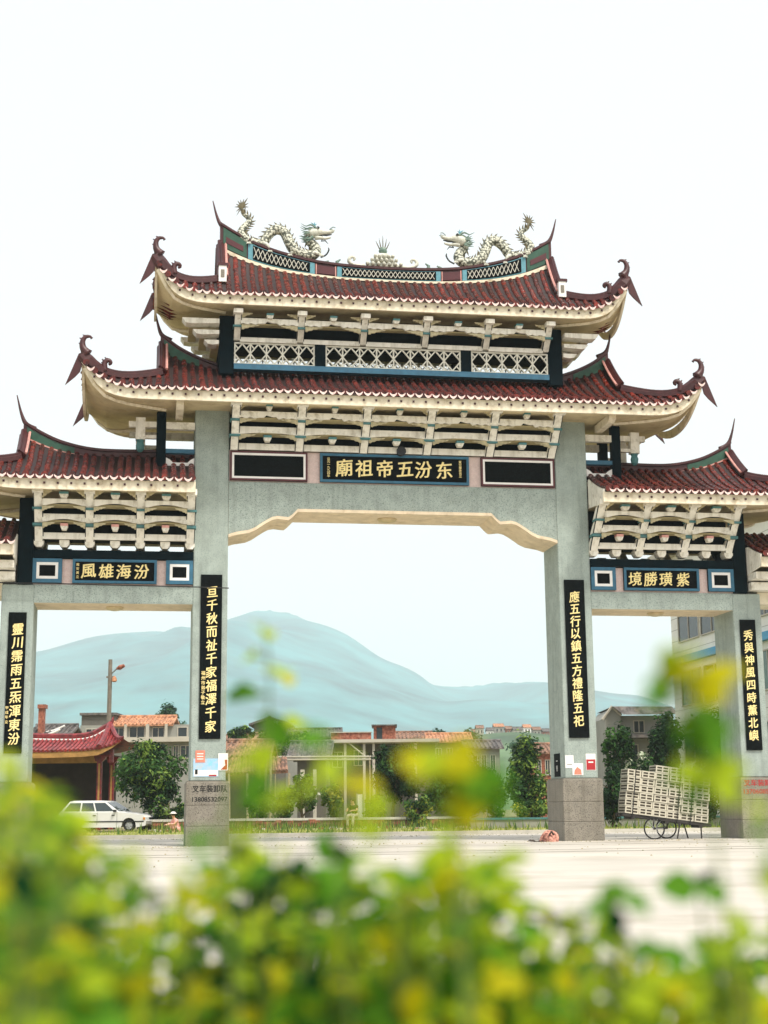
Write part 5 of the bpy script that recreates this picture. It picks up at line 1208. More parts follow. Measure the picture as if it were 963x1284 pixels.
for (i, j, sg) in ((0, 1, -1), (3, 2, 1)):
    out = Vector((0, sg, 0.25)).normalized()
    for (u0, u1, l0, l1) in ((0.06, 0.335, 0.05, 0.33), (0.365, 0.60, 0.37, 0.645), (0.63, 0.94, 0.68, 0.955)):
        glass([face_pt(i, j, u0, 0.12), face_pt(i, j, u1, 0.12), face_pt(i, j, l1, 0.86), face_pt(i, j, l0, 0.86)] if sg < 0 else [face_pt(i, j, u0, 0.12), face_pt(i, j, l0, 0.86), face_pt(i, j, l1, 0.86), face_pt(i, j, u1, 0.12)], 'side_window', out)
glass([face_pt(1, 2, 0.06, 0.1), face_pt(1, 2, 0.94, 0.1), face_pt(1, 2, 0.93, 0.9), face_pt(1, 2, 0.07, 0.9)], 'windscreen', Vector((0.55, 0, 0.8)).normalized())
glass([face_pt(3, 0, 0.06, 0.14), face_pt(3, 0, 0.94, 0.14), face_pt(3, 0, 0.93, 0.88), face_pt(3, 0, 0.07, 0.88)], 'rear_window', Vector((-0.8, 0, 0.55)).normalized())
def wheel(parent, x, y, r, w=0.17, name='wheel'):
    mm = MB()
    for yy in (-w/2, w/2): pass
    prof = [(r*0.62, -w/2), (r*0.93, -w/2), (r, -w/2+0.04), (r, w/2-0.04), (r*0.93, w/2), (r*0.62, w/2)]
    n = 20; o = len(mm.v)
    for rr, yy in prof:
        for j in range(n): th = 2*math.pi*j/n; mm.v.append((x+rr*math.cos(th), y+yy, r+rr*math.sin(th)))
    for i in range(5):
        for j in range(n): mm.f.append((i*n+j, i*n+(j+1) % n, (i+1)*n+(j+1) % n, (i+1)*n+j)); mm.m.append(0)
    t_ = part(name, mm, 'rubber', parent)
    rm = MB().tube([(x, y-w/2+0.02, r), (x, y+w/2-0.02, r)], r*0.63, 18); rm.tube([(x, y-w/2, r), (x, y+w/2, r)], r*0.2, 10)
    for k in range(6): th = k*math.pi/3; rm.tube([(x+r*0.15*math.cos(th), y-w/2+0.005, r+r*0.15*math.sin(th)), (x+r*0.58*math.cos(th), y-w/2+0.01, r+r*0.58*math.sin(th))], 0.025, 4)
    MB.build(rm, 'rim', 'rim', t_, local=True); return t_
for x in (0.92, 3.62):
    for y in (-W2+0.10, W2-0.10): wheel(car, cpt(x, 0)[0], y, 0.29*SC)
part('bumper', MB().box(cpt(4.38, 0)[0], cpt(4.54, 0)[0], -W2+0.03, W2-0.03, 0.32, 0.47), 'plaster_grey', car); part('bumper', MB().box(cpt(-0.07, 0)[0], cpt(0.08, 0)[0], -W2+0.03, W2-0.03, 0.32, 0.48), 'plaster_grey', car)
for y in (-0.6, 0.6):
    part('headlight', MB().box(cpt(4.36, 0)[0], cpt(4.455, 0)[0], y-0.17, y+0.17, 0.52, 0.63), 'lamp_clear', car); part('indicator', MB().box(cpt(4.34, 0)[0], cpt(4.43, 0)[0], y+(0.175 if y > 0 else -0.235), y+(0.235 if y > 0 else -0.175), 0.52, 0.62), 'lamp_amber', car)
    part('tail_light', MB().box(cpt(-0.02, 0)[0], cpt(0.06, 0)[0], y-0.12, y+0.16, 0.58, 0.76), 'lamp_red', car)
part('grille', MB().box(cpt(4.38, 0)[0], cpt(4.462, 0)[0], -0.4, 0.4, 0.53, 0.62), 'black_metal', car)
part('side_strip', MB().box(cpt(0.06, 0)[0], cpt(4.36, 0)[0], -W2-0.014, -W2+0.02, 0.42, 0.47), 'black_metal', car)
for x in (1.15, 2.02, 3.02): part('door_seam', MB().box(cpt(x, 0)[0]-0.006, cpt(x, 0)[0]+0.006, -W2-0.004, -W2+0.02, 0.30, 0.84), 'black_metal', car)
for x in (1.9, 2.85): part('door_handle', MB().box(cpt(x, 0)[0]-0.09, cpt(x, 0)[0]+0.05, -W2-0.02, -W2+0.01, 0.70, 0.735), 'black_metal', car)
part('mirror', MB().box(cpt(2.92, 0)[0]-0.04, cpt(2.92, 0)[0]+0.06, -W2-0.13, -W2+0.02, 0.86, 0.96), 'black_metal', car)

# ---- handcart loaded with crates, standing under the right side lintel
mat('crate_plastic', srgb(196, 190, 172), 0.7, 0.12, 4.0, stain=srgb(166, 154, 128), stain_amt=0.6, stain_scale=3.0); mat('crate_inside', srgb(74, 66, 54), 0.9, 0.3, 9.0); mat('cart_iron', srgb(46, 42, 38), 0.7, 0.3, 9.0); mat('strap', srgb(30, 30, 30), 0.8, 0.1, 4.0)
YK = 0.55; LBp = at_y(783, 1019, YK); TILT = RAD(7.5)
kb = at_y(835, 1050, YK); cart = thing('handcart', 'two-wheeled iron handcart under the stack of crates', 'cart', (kb.x, YK+0.3, 0))
Rm = Matrix.Rotation(TILT, 4, 'Y'); LM = Matrix.Translation(LBp)@Rm
def lw(x, y, z): return LM@Vector((x, y, z))
NC, CW, CH, CDp = 6, 0.41, 0.205, 0.62
bed = MB()
for (y0, y1) in ((0.0, 0.1), (0.27, 0.37), (0.52, 0.62)):
    v = [lw(x, y, z) for z in (-0.09, -0.01) for x, y in ((-0.05, y0), (NC*CW+0.1, y0), (NC*CW+0.1, y1), (-0.05, y1))]; bed.add(v, [(0, 3, 2, 1), (4, 5, 6, 7), (0, 1, 5, 4), (1, 2, 6, 5), (2, 3, 7, 6), (3, 0, 4, 7)])
for x0 in (0.2, 1.2, 2.2):
    v = [lw(x, y, z) for z in (-0.15, -0.091) for x, y in ((x0, -0.02), (x0+0.1, -0.02), (x0+0.1, 0.64), (x0, 0.64))]; bed.add(v, [(0, 3, 2, 1), (4, 5, 6, 7), (0, 1, 5, 4), (1, 2, 6, 5), (2, 3, 7, 6), (3, 0, 4, 7)])
bed.build('bed', 'cart_iron', cart)
def spoked(cx, cy, r, name='wheel'):
    n = 26; ring_ = [(cx+r*math.cos(2*math.pi*i/n), cy, r+r*math.sin(2*math.pi*i/n)) for i in range(n+1)]
    w = MB().tube([(cx+(r-0.02)*math.cos(2*math.pi*i/n), cy, r+0.0+(r-0.02)*math.sin(2*math.pi*i/n)) for i in range(n+1)], 0.022, 6, cap=False).build(name, 'rubber', cart)
    MB().tube([(cx, cy-0.05, r), (cx, cy+0.05, r)], 0.035, 8).build('hub', 'cart_iron', w)
    sp_ = MB()
    for i in range(16): th = 2*math.pi*i/16; sp_.tube([(cx, cy+(0.03 if i % 2 else -0.03), r), (cx+(r-0.03)*math.cos(th), cy, r+(r-0.03)*math.sin(th))], 0.004, 3)
    stuff(sp_.build('spoke', 'rim', w))
wl = at_y(819, 1040, YK); wr = at_y(845, 1040, YK)
spoked(wl.x, YK-0.1, 0.31); spoked(wr.x+0.05, YK+0.75, 0.31)
MB().tube([(wl.x, YK-0.1, 0.31), (wr.x+0.05, YK+0.75, 0.31)], 0.03, 6).build('axle', 'cart_iron', cart)
for (px, y) in ((819, YK+0.02), (845, YK+0.6)):
    q = at_y(px, 1030, YK); MB().tube([(q.x, y, 0.31), (q.x+0.05, y, 0.62)], 0.025, 5).build('strut', 'cart_iron', cart)
for (px, dx, y) in ((853, -0.1, YK), (866, 0.12, YK+0.55), (880, 0.0, YK+0.05)):
    q = at_y(px, 1040, YK); MB().tube([(q.x+dx, y, 0.01), (q.x, y, 0.45)], 0.022, 5).build('leg', 'cart_iron', cart)
cm = MB()
w_, h_, d_ = CW-0.012, CH-0.008, CDp
cm.box(0.015, w_-0.015, 0.02, d_-0.02, 0.01, h_-0.03, 1)
for x0 in (0, w_/2-0.02, w_-0.04): cm.box(x0, x0+0.04, 0, 0.02, 0, h_); cm.box(x0, x0+0.04, d_-0.02, d_, 0, h_)
for z0, hh in ((0, 0.035), (h_*0.5-0.014, 0.03), (h_-0.035, 0.035)):
    cm.box(0.04, w_-0.04, 0.004, 0.018, z0, z0+hh); cm.box(0.04, w_-0.04, d_-0.018, d_-0.004, z0, z0+hh)
    cm.box(0.0, 0.014, 0.02, d_-0.02, z0, z0+hh); cm.box(w_-0.014, w_, 0.02, d_-0.02, z0, z0+hh)
cme = cm.mesh('crate', ['crate_plastic', 'crate_inside'])
for i in range(NC):
    rows = 6 if i < 2 else 7
    for j in range(rows):
        c = link('crate', cme); c.matrix_world = LM@Matrix.Translation((i*CW+rng.uniform(-0.012, 0.012), rng.uniform(-0.04, 0.04), j*CH+0.0))@Matrix.Rotation(rng.uniform(-0.02, 0.02), 4, 'Z')
        nth = ['first', 'second', 'third', 'fourth', 'fifth', 'sixth', 'seventh']
        where = 'topmost' if j == rows-1 else 'bottom' if j == 0 else nth[j]+' from bottom'
        tag(c, f'slatted crate on the handcart, {where}, {nth[i]} column from left', 'crate', 'crates stacked on the handcart')
for i in (0.55, 3.75, 4.7):
    m = MB(); x = i*CW; hgt = (6 if i < 2 else 7)*CH+0.01
    for (xa, ya, yb, za, zb) in ((x, -0.035, -0.027, -0.12, hgt), (x, CDp+0.027, CDp+0.035, -0.12, hgt), (x, -0.035, CDp+0.035, hgt, hgt+0.008)):
        v = [lw(xx, yy, zz_) for zz_ in (za, zb) for xx, yy in ((xa-0.012, ya), (xa+0.012, ya), (xa+0.012, yb), (xa-0.012, yb))]; m.add(v, [(0, 3, 2, 1), (4, 5, 6, 7), (0, 1, 5, 4), (1, 2, 6, 5), (2, 3, 7, 6), (3, 0, 4, 7)])
    m.build('strap', 'strap', cart)

# ---- people
mat('skin', srgb(206, 160, 130), 0.6, 0.06, 9.0); mat('hair', srgb(28, 24, 22), 0.6, 0.2, 9.0); mat('cloth_pink', srgb(226, 168, 160), 0.85, 0.1, 9.0); mat('cloth_dark', srgb(26, 28, 34), 0.85, 0.2, 9.0)
mat('cloth_pale', srgb(214, 200, 182), 0.85, 0.1, 9.0); mat('hat_white', srgb(234, 230, 222), 0.8, 0.05, 9.0)
def skinned(name, nodes, edges, mt, parent, root=0, sub=2):
    me = bpy.data.meshes.new(name); me.from_pydata([n[0] for n in nodes], edges, []); o = bpy.data.objects.new('tmp_skin', me); COL.objects.link(o)
    o.modifiers.new('skin', 'SKIN'); s_ = o.modifiers.new('sub', 'SUBSURF'); s_.levels = sub; s_.render_levels = sub
    for i, n in enumerate(nodes):
        v = me.skin_vertices[0].data[i]; v.radius = (n[1], n[1] if len(n) < 3 else n[2]); v.use_root = (i == root)
    dg = bpy.context.evaluated_depsgraph_get(); res = bpy.data.meshes.new_from_object(o.evaluated_get(dg)); bpy.data.objects.remove(o)
    res.materials.clear(); res.materials.append(MATS[mt]); res.polygons.foreach_set('use_smooth', [True]*len(res.polygons)); res.name = name
    return link(name, res, parent, local=True)
def squatter(label, base, rotz, top, bottom, hat, seat=0.0, size=0.92):
    """a person facing local -Y: squatting (seat 0) or sitting on something of that height"""
    t = thing('person', label, 'person', base, rotz); hz_ = 0.20+seat; ky = -0.42; kz = 0.50+seat*0.35
    J = {'pelvis': (0, 0.05, hz_), 'waist': (0, 0.0, hz_+0.18), 'chest': (0, -0.10, hz_+0.40), 'neck': (0, -0.17, hz_+0.55), 'head': (0, -0.20, hz_+0.66), 'crown': (0, -0.20, hz_+0.77)}
    nodes = [(J['pelvis'], 0.13), (J['waist'], 0.125), (J['chest'], 0.14), (J['neck'], 0.06), (J['head'], 0.095), (J['crown'], 0.085)]; edges = [(0, 1), (1, 2), (2, 3), (3, 4), (4, 5)]
    hands = []
    for s in (-1, 1):
        k = len(nodes); nodes += [((s*0.11, 0.0, hz_), 0.10), ((s*0.15, ky, kz), 0.07), ((s*0.13, -0.16 if seat < 0.1 else ky-0.02, 0.09), 0.045), ((s*0.14, -0.34 if seat < 0.1 else ky-0.2, 0.035), 0.04)]; edges += [(0, k), (k, k+1), (k+1, k+2), (k+2, k+3)]
        k = len(nodes); nodes += [((s*0.20, -0.11, hz_+0.44), 0.062), ((s*0.27, -0.25, hz_+0.25), 0.048), ((s*0.12, -0.47, hz_+0.24), 0.036)]; edges += [(2, k), (k, k+1), (k+1, k+2)]
        hk = k+2; hx = Vector((s*0.12, -0.47, hz_+0.24))
        nodes += [(tuple(hx+Vector((-s*0.02, -0.08, -0.01))), 0.034, 0.018)]; edges += [(hk, hk+1)]; pal = hk+1
        for f in range(4):
            b0 = hx+Vector((-s*(0.05-0.025*f), -0.13-0.01*(1.5-abs(f-1.5)), -0.02)); nodes += [(tuple(b0), 0.009), (tuple(b0+Vector((0, -0.035, -0.03))), 0.008)]; n_ = len(nodes); edges += [(pal, n_-2), (n_-2, n_-1)]
        nodes += [(tuple(hx+Vector((-s*0.06, -0.07, -0.015))), 0.010), (tuple(hx+Vector((-s*0.08, -0.10, -0.025))), 0.008)]; n_ = len(nodes); edges += [(pal, n_-2), (n_-2, n_-1)]
    skinned('body', nodes, edges, 'skin', t)
    # clothes follow the body a little outside it
    sh = [(J['pelvis'], 0.15), (J['waist'], 0.15), (J['chest'], 0.165), ((0, -0.155, hz_+0.50), 0.09)]; e = [(0, 1), (1, 2), (2, 3)]
    for s in (-1, 1): k = len(sh); sh += [((s*0.20, -0.11, hz_+0.44), 0.08), ((s*0.25, -0.20, hz_+0.31), 0.068)]; e += [(2, k), (k, k+1)]
    skinned('shirt', sh, e, top, t)
    tr_ = [(J['pelvis'], 0.155)]; e = []
    for s in (-1, 1): k = len(tr_); tr_ += [((s*0.11, 0.0, hz_), 0.118), ((s*0.15, ky, kz), 0.085), ((s*0.135, -0.20 if seat < 0.1 else ky-0.01, 0.16), 0.06)]; e += [(0, k), (k, k+1), (k+1, k+2)]
    skinned('trousers', tr_, e, bottom, t)
    for s in (-1, 1): part('shoe', MB().tube([(s*0.13, -0.10 if seat < 0.1 else ky+0.05, 0.04), (s*0.14, -0.38 if seat < 0.1 else ky-0.24, 0.035)], [0.045, 0.035], 8), 'hair', t, smooth=True)
    hc = Vector(J['head'])+Vector((0, 0, 0.06)); face = MB()
    part('nose', MB().tube([hc+Vector((0, -0.085, 0.0)), hc+Vector((0, -0.115, -0.025))], [0.012, 0.018], 6), 'skin', t)
    for s in (-1, 1): part('eye', MB().tube([hc+Vector((s*0.035, -0.082, 0.015)), hc+Vector((s*0.035, -0.094, 0.015))], 0.011, 6), 'hair', t); part('ear', MB().tube([hc+Vector((s*0.088, 0, 0)), hc+Vector((s*0.10, 0.005, 0.0))], [0.025, 0.02], 6), 'skin', t)
    part('mouth', MB().box(hc.x-0.025, hc.x+0.025, hc.y-0.094, hc.y-0.08, hc.z-0.058, hc.z-0.048), 'brick', t)
    part('hair', MB().lathe([(0.103, -0.05), (0.112, 0.0), (0.106, 0.06), (0.075, 0.105), (0.02, 0.122)], (hc.x, hc.y+0.022, hc.z+0.01), 14), 'hair', t, smooth=True)
    if hat: part('hat', MB().lathe([(0.20, 0.055), (0.19, 0.07), (0.118, 0.085), (0.112, 0.13), (0.06, 0.155), (0.01, 0.16)], (hc.x, hc.y, hc.z), 16), 'hat_white', t, smooth=True)
    t.scale = (size,)*3; return t
sb = fl(62.0, Pl(62.0).x(222)); squatter('person in pink with a white hat squatting beside the left main pillar', (sb.x, sb.y, 0), -YAW-RAD(55), 'cloth_pink', 'cloth_pink', True, size=0.8)
sb = fl(65.7, Pl(65.7).x(444)); squatter('person in dark top sitting on the low wall before the pale screen', (sb.x, sb.y, 0), -YAW-RAD(25), 'cloth_dark', 'cloth_pale', False, 0.45)

# ---- crumpled pinkish bag and dark mat by the foot of the right main pillar
mat('bag_pink', srgb(206, 150, 132), 0.8, 0.25, 14.0, col2=srgb(150, 96, 84)); mat('bag_dark', srgb(66, 54, 44), 0.9, 0.3, 8.0)
b0 = at_g(689, 1056); t = thing('crumpled_bag', 'crumpled pinkish bag lying at the foot of the right main pillar', 'bag', (b0.x, b0.y, 0.012))
br = random.Random(8); m = MB()
def bag(u, v):
    th = u*2*math.pi; ph = v*math.pi*0.5; r = 0.22*(1+0.25*math.sin(3*th+4*v)+0.12*math.sin(7*th)); return Vector((b0.x+math.cos(th)*math.cos(ph)*r, b0.y+math.sin(th)*math.cos(ph)*r*0.8, 0.012+0.30*math.sin(ph)**0.7*(1+0.18*math.sin(5*th)*math.cos(ph))))
m.grid(bag, 28, 7); m.build('sack', 'bag_pink', t)
m = MB(); m.tube([(b0.x-0.05, b0.y-0.2, 0.2), (b0.x, b0.y-0.24, 0.28), (b0.x+0.07, b0.y-0.2, 0.2)], 0.03, 6); m.build('knot', 'bag_dark', t)
tag(MB().grid(lambda u, v: Vector((lerp(b0.x-0.55, b0.x-0.22, u), b0.y+lerp(-0.2, 0.2, v), 0.03+0.05*math.sin(u*7)*math.sin(v*5)**2)), 8, 6).build('dark_rag', 'bag_dark'), 'flat dark rag left of the crumpled bag by the right main pillar', 'rag')

# ---- posters and painted notices
mat('paper_blue', srgb(120, 176, 214), 0.7, 0.3, 6.0, col2=srgb(214, 226, 232)); mat('paper_red', srgb(226, 132, 110), 0.8, 0.12, 20.0); mat('paper_white', srgb(236, 234, 230), 0.8, 0.04, 9.0); mat('paint_red', srgb(170, 34, 40), 0.7, 0.1, 9.0); mat('paint_black', srgb(24, 24, 24), 0.8, 0.1, 9.0)
def sheet(name, label, px0, py0, px1, py1, mt, y=-0.006, th=0.004):
    a = at_y(px0, py1, y); b = at_y(px1, py0, y); return tag(MB().box(a.x, b.x, y-th, y, a.z, b.z).build(name, mt), label, 'poster'), a, b
o, a, b = sheet('poster', 'wide blue and white poster on the left main pillar', 242, 951, 274, 974, 'paper_blue')
MB().box(a.x+0.02, b.x-0.02, -0.0115, -0.0104, a.z+0.02, a.z+0.17).build('white_band', 'paper_white', o); MB().box(a.x+0.05, a.x+0.12, -0.0125, -0.0118, a.z+0.06, a.z+0.19).build('figure_mark', 'paint_black', o); MB().box(b.x-0.25, b.x-0.05, -0.0125, -0.0118, a.z+0.01, a.z+0.05).build('red_strip', 'paint_red', o)
o, a, b = sheet('poster', 'small salmon red notice on the left main pillar', 245, 941, 257, 956, 'paper_red', -0.014)
for i in range(3): MB().box(a.x+0.04, b.x-0.04, -0.0195, -0.0182, lerp(a.z, b.z, 0.25+0.22*i), lerp(a.z, b.z, 0.32+0.22*i)).build('print_line', 'paper_white', o)
o, a, b = sheet('poster', 'white poster with dark red curve on the left main pillar, right of the blue one', 273.5, 944.5, 286, 966, 'paper_white', -0.014)
MB().prism([(lerp(a.x, b.x, 0.25), lerp(a.z, b.z, 0.04)), (lerp(a.x, b.x, 0.92), lerp(a.z, b.z, 0.04)), (lerp(a.x, b.x, 0.92), lerp(a.z, b.z, 0.62)), (lerp(a.x, b.x, 0.66), lerp(a.z, b.z, 0.62)), (lerp(a.x, b.x, 0.72), lerp(a.z, b.z, 0.3))], 'y', -0.0205, -0.0182).build('red_print', 'paint_red', o)
o, a, b = sheet('poster', 'small white notice on the right main pillar', 709, 947, 719, 963, 'paper_white')
MB().box(lerp(a.x, b.x, 0.2), lerp(a.x, b.x, 0.8), -0.0115, -0.0104, lerp(a.z, b.z, 0.25), lerp(a.z, b.z, 0.32)).build('print_line', 'plaster_grey', o)
o, a, b = sheet('poster', 'torn white and pink notice low on the right main pillar', 718, 957, 731, 972, 'paper_white', -0.012)
MB().prism([(lerp(a.x, b.x, 0.15), lerp(a.z, b.z, 0.05)), (lerp(a.x, b.x, 0.85), lerp(a.z, b.z, 0.05)), (lerp(a.x, b.x, 0.8), lerp(a.z, b.z, 0.45)), (lerp(a.x, b.x, 0.45), lerp(a.z, b.z, 0.7)), (lerp(a.x, b.x, 0.2), lerp(a.z, b.z, 0.4))], 'y', -0.0185, -0.0162).build('pink_print', 'paper_red', o)
o, a, b = sheet('poster', 'red and white poster at the right edge of the right main pillar', 735, 945, 746.5, 966, 'paper_white')
MB().box(a.x+0.012, b.x-0.012, -0.0115, -0.0104, a.z+0.012, lerp(a.z, b.z, 0.66)).build('red_field', 'paint_red', o); MB().box(lerp(a.x, b.x, 0.25), lerp(a.x, b.x, 0.75), -0.0125, -0.0118, lerp(a.z, b.z, 0.45), lerp(a.z, b.z, 0.53)).build('print_line', 'paper_white', o)
# dark notice on the inner face of the right main pillar
nz0, nz1 = at_y(697, 974, 0.75).z, at_y(697, 945, 0.75).z
o = tag(MB().box(4.648, 4.658, 0.45, 1.05, nz0, nz1).build('notice_board', 'black_stone'), 'dark notice board on the inner face of the right main pillar', 'notice')
for ch, zz_ in (('一', 0.68), ('行', 0.36)): text(ch, 0.17, 'paper_white', o, (4.645, 0.75, lerp(nz0, nz1, zz_)), rot=(RAD(90), 0, RAD(-90)), depth=0.004, bold=0.02, name='lettering')
def painted(body, px0, px1, py0, py1, mt, parent):
    a = at_y(px0, py1, -0.092); b = at_y(px1, py0, -0.092); text(body, (b.z-a.z), mt, parent, ((a.x+b.x)/2, -0.0935, (a.z+b.z)/2), depth=0.003, bold=0.02, name='painted_number', width=b.x-a.x)
painted('叉车装卸队', 241, 285, 984, 994, 'paint_black', pillars[(-1, 0)][1]); painted('13808532097', 241, 285, 998, 1006.5, 'paint_black', pillars[(-1, 0)][1])
painted('叉车装卸队', 933, 975, 977, 986, 'paint_red', pillars[(1, 1)][1]); painted('13706085421', 933, 975, 988, 996.5, 'paint_red', pillars[(1, 1)][1])
# ---- cable slung across the left side bay
q = [at_y(x, y, -0.25) for x, y in ((-30, 730), (60, 731.5), (130, 733.5), (200, 735), (250, 736.2), (287, 737.5))]
tag(MB().tube(q, 0.016, 5).build('cable', 'black_metal'), 'thin black cable strung across the left side bay of the gate', 'cable')
# ================================================================== foreground plants, close to the lens and out of focus
def nearleaf(name, c, c2): mat(name, c, 0.6, 0.12, 20.0, col2=c2, translucent=0.55, spec=0.1)
nearleaf('near_yellow', srgb(212, 200, 28), srgb(184, 182, 28)); nearleaf('near_lime', srgb(184, 200, 44), srgb(154, 182, 40)); nearleaf('near_green', srgb(108, 160, 44), srgb(76, 132, 38)); nearleaf('near_dark', srgb(18, 66, 26), srgb(7, 40, 17))
mat('near_stem', srgb(104, 128, 60), 0.8, 0.2, 20.0)
NEAR = ['near_yellow', 'near_lime', 'near_green', 'near_dark']
def leaf_pts(L, w):
    """cupped pointed leaf lying along +x"""
    v = []; n = 6
    for i in range(n+1):
        t = i/n; hw = w*math.sin(math.pi*min(1, t*0.92+0.04))**0.8; z = -0.18*L*t*t
        v += [(t*L, -hw, z+hw*0.35), (t*L, 0, z), (t*L, hw, z+hw*0.35)]
    f = []
    for i in range(n):
        a = i*3; f += [(a, a+3, a+4, a+1), (a+1, a+4, a+5, a+2)]
    return v, f
def leaf_frame(p, out, upw):
    x = out.normalized(); z = (upw-x*upw.dot(x)).normalized(); y = z.cross(x); return Matrix(((x.x, y.x, z.x, p.x), (x.y, y.y, z.y, p.y), (x.z, y.z, z.z, p.z), (0, 0, 0, 1)))
LV, LF = leaf_pts(1.0, 0.32)
leaf_me = []
for k in NEAR:
    leaf_me.append(MB().add(LV, LF).mesh('leaf', k, True))
fr = random.Random(21)
def rand_dir(): return Vector((fr.gauss(0, 1), fr.gauss(0, 1), fr.gauss(0.2, 0.7))).normalized()
def sprig(label, depth, base_px, stem_px, leaves):
    """one stalk: stem through pixels (bottom to top) and leaves (px, py, length in px, kind)"""
    pts = [at_d(x, y, depth) for x, y in stem_px]; b = at_d(base_px, 1284, depth); root = Vector((b.x+fr.uniform(-0.05, 0.05), b.y+fr.uniform(-0.03, 0.06), 0.0))
    t = thing('leafy_sprig', label, 'plant', root); mid = root.lerp(pts[0], 0.6)+Vector((0.01, 0, 0))
    q = spline([root, mid]+pts, 24); MB().tube(q, [lerp(0.0015, 0.0007, i/23) for i in range(24)], 6).build('stem', 'near_stem', t)
    for (x, y, L, kind) in leaves:
        p = at_d(x, y, depth+fr.uniform(-0.03, 0.03)); near = min(q, key=lambda a: (a-p).length); d = (p-near)
        if d.length < 0.004: d = C_R*0.01+C_U*0.01
        Lm = L/F_PX*depth; out = (d.normalized()+rand_dir()*0.35).normalized(); up_ = (-C_F*0.8+Vector((0, 0, 0.6))+rand_dir()*0.4)
        o = link('leaf', leaf_me[kind], t); o.matrix_parent_inverse = Matrix.Translation(-root); o.matrix_basis = leaf_frame(p-out*Lm*0.5, out, up_)@Matrix.Diagonal((Lm, Lm*fr.uniform(0.9, 1.25), Lm, 1))
        a = p-out*Lm*0.5
        if (a-near).length > 0.003: MB().tube([near, near.lerp(a, 0.5)+Vector((0, 0, 0.002)), a], 0.0009, 4).build('leaf_stalk', 'near_stem', t)
def cloud(cx, cy, rx, ry, n, L, kinds): 
    out = []
    for _ in range(n):
        while True:
            u, v = fr.uniform(-1, 1), fr.uniform(-1, 1)
            if u*u+v*v < 1: break
        out.append((cx+u*rx, cy+v*ry, L*fr.uniform(0.7, 1.25), fr.choice(kinds)))
    return out
sprig('thin blurred sprig with a few small leaves in front of the hill', 1.15, 345, [(340, 1040), (336, 930), (338, 850), (331, 780)], [(350, 846, 66, 0), (356, 840, 56, 1), (303, 872, 56, 2), (298, 868, 46, 2), (330, 790, 46, 1), (334, 796, 38, 0), (310, 824, 46, 1), (372, 905, 46, 1), (345, 915, 52, 2), (330, 950, 50, 1), (318, 985, 54, 2), (352, 985, 50, 1)])
sprig('blurred yellow-topped sprig in the middle before the slanting tree', 0.72, 575, [(570, 1060), (566, 1000), (560, 930)], cloud(556, 950, 34, 28, 8, 56, [0, 0, 1])+cloud(588, 1006, 28, 30, 8, 54, [0, 1, 2])+cloud(615, 996, 18, 28, 3, 48, [2, 2])+cloud(556, 1010, 24, 20, 3, 46, [1, 2]))
sprig('tall blurred yellow-green sprig in front of the far right pillar', 0.74, 905, [(898, 1050), (888, 960), (868, 890), (850, 820)], cloud(838, 832, 24, 30, 8, 54, [0, 1, 1])+cloud(882, 856, 34, 20, 9, 56, [0, 0, 1, 1])+cloud(838, 872, 22, 20, 4, 46, [2, 1])+cloud(876, 928, 34, 30, 11, 60, [2, 2, 1, 3])+cloud(882, 968, 32, 28, 9, 58, [1, 1, 2, 0]))
sprig('pale blurred sprig left of the round green tree', 0.75, 420, [(425, 1060), (420, 990), (405, 920)], [(395, 925, 50, 2), (415, 965, 54, 1), (450, 985, 56, 0), (470, 1010, 46, 1), (385, 985, 44, 1), (430, 1020, 54, 1), (352, 1005, 46, 1), (440, 950, 40, 1), (460, 1040, 50, 1)])
sprig('blurred green sprig rising at the foot of the left main pillar', 0.7, 300, [(290, 1130), (284, 1090), (278, 1040)], [(280, 1066, 52, 0), (262, 1082, 56, 2), (305, 1050, 44, 1), (320, 1000, 46, 2), (300, 960, 40, 1), (250, 1055, 46, 2), (320, 940, 36, 1), (292, 1092, 54, 2)])
sprig('single dark green blurred leaf cluster over the road on the right', 0.9, 880, [(884, 1180), (880, 1140), (876, 1110)], [(872, 1104, 78, 3), (852, 1112, 56, 2), (894, 1118, 52, 2)])
sprig('blurred green sprig over the road right of centre', 0.85, 765, [(775, 1230), (768, 1170), (772, 1120)], [(768, 1122, 44, 2), (795, 1130, 46, 2), (770, 1152, 48, 3), (790, 1186, 56, 3), (815, 1192, 52, 2), (748, 1140, 34, 2)])
sprig('blurred green sprig at the right picture edge', 0.7, 975, [(972, 1120), (966, 1060), (960, 1000)], [(955, 1040, 50, 2), (968, 1070, 52, 2), (950, 1012, 34, 1), (965, 1100, 56, 1)])

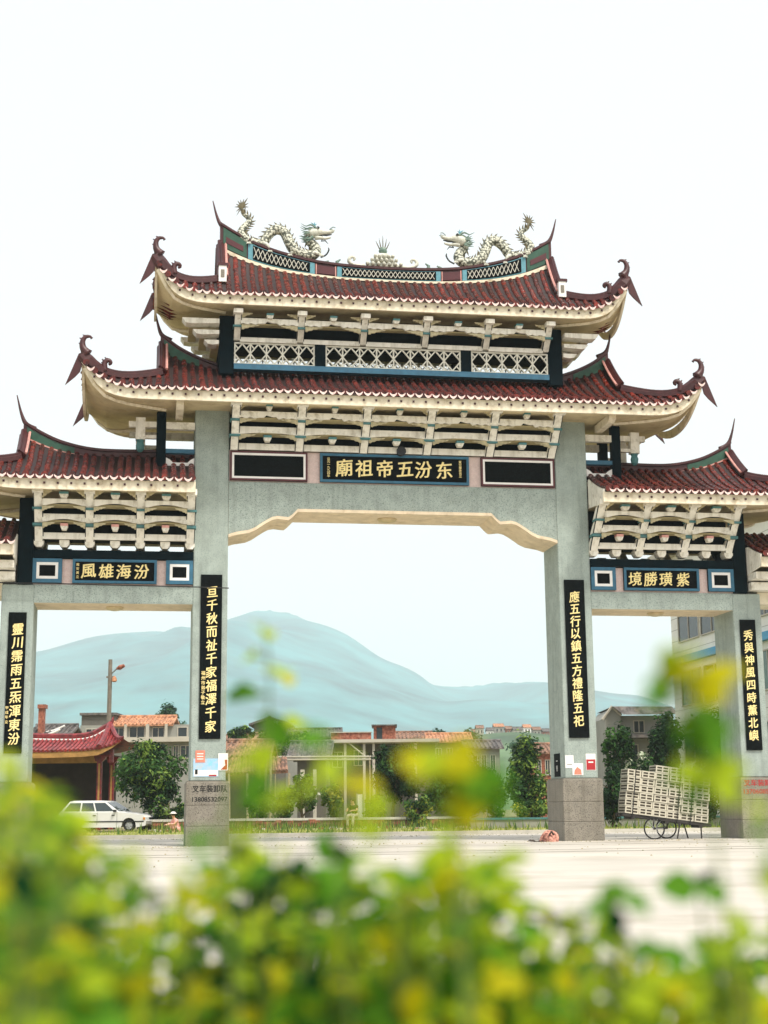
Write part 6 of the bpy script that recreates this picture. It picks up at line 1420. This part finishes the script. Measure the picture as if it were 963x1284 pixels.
COVER = [(-60, 985), (0, 990), (60, 1005), (105, 1052), (150, 1075), (210, 1100), (260, 1085), (300, 1100), (350, 1082), (400, 1078), (440, 1125), (480, 1105), (540, 1095), (590, 1085), (640, 1125), (690, 1150), (740, 1150), (800, 1190), (850, 1225), (900, 1192), (963, 1180), (1030, 1170)]
def shrub(label, px, depth, n_stalk, spread, kinds, extra=0, leafpx=72):
    b = at_d(px, 1284, depth); root = Vector((b.x, b.y, 0)); t = thing('foreground_shrub', label, 'bush', root, group='blurred shrubs along the bottom edge'); st = MB(); fo = MB()
    for s_ in range(n_stalk):
        x = px+fr.uniform(-spread, spread); top = interp(x, COVER)+6+abs(fr.gauss(0, 30))+extra; dp = depth+fr.uniform(-0.14, 0.14); T = at_d(x, top, dp)
        r0 = root+Vector((fr.uniform(-0.06, 0.06), fr.uniform(-0.06, 0.06), 0)); q = spline([r0, r0.lerp(T, 0.5)+Vector((fr.uniform(-.03, .03), fr.uniform(-.03, .03), 0)), T], 30)
        st.tube(q, [lerp(0.004, 0.0012, i/29) for i in range(30)], 5)
        for i in range(11, 30):
            for _ in range(3):
                p = q[i]+Vector((fr.uniform(-0.006, 0.006), fr.uniform(-0.006, 0.006), fr.uniform(-0.01, 0.01))); out = (rand_dir()*Vector((1, 1, 0.6))+Vector((0, 0, 0.25))).normalized()
                L = leafpx/F_PX*depth*fr.uniform(0.6, 1.25)*(0.6 if i > 26 else 1.0); k = fr.choice(kinds) if i < 24 else fr.choice([0, 1, 1, 1, 2]+list(kinds))
                M_ = leaf_frame(p+out*L*0.12, out, Vector((0, 0, 1))-C_F*0.5+rand_dir()*0.6)
                fo.add([M_@(Vector(v)*L) for v in LV], LF, k)
    st.build('stem', 'near_stem', t); stuff(fo.build('foliage', NEAR, t, smooth=True))
for lab, px, dp, n, sp, kd in (
    ('blurred lime green bush at the left picture edge', 35, 0.75, 16, 60, [1, 2, 2, 3]), ('dark blurred bush in the bottom left corner', 40, 1.05, 10, 90, [3, 3, 3, 2]), ('blurred yellow-dotted bush left of centre at the bottom edge', 165, 0.85, 12, 70, [0, 1, 2, 3]),
    ('blurred dark green bush below the left main pillar', 270, 1.05, 14, 80, [3, 3, 2, 2]), ('blurred green bush reaching up over the road left of centre', 380, 0.95, 13, 60, [2, 3, 3, 2]), ('blurred bright bush just left of the middle of the bottom edge', 455, 0.9, 14, 60, [1, 2, 2, 3]),
    ('blurred yellow-green bush in the middle of the bottom edge', 560, 0.9, 17, 70, [0, 1, 1, 2]), ('blurred green bush right of the middle of the bottom edge', 655, 1.0, 13, 70, [1, 2, 2, 3]), ('blurred low bush below the crate cart at the bottom edge', 745, 0.95, 13, 60, [1, 2, 2, 3]),
    ('blurred lime bush near the bottom right corner', 850, 0.9, 14, 60, [0, 1, 1, 2]), ('blurred yellow-green bush in the bottom right corner', 940, 0.95, 15, 60, [0, 1, 1, 2])):
    shrub(lab, px, dp, n, sp, kd)
shrub('deep green blurred foliage low across the left half of the bottom edge', 250, 1.3, 34, 270, [3, 2, 2], 50); shrub('deep green blurred foliage low across the right half of the bottom edge', 700, 1.3, 34, 280, [2, 2, 1, 3], 45)
flush_texts()
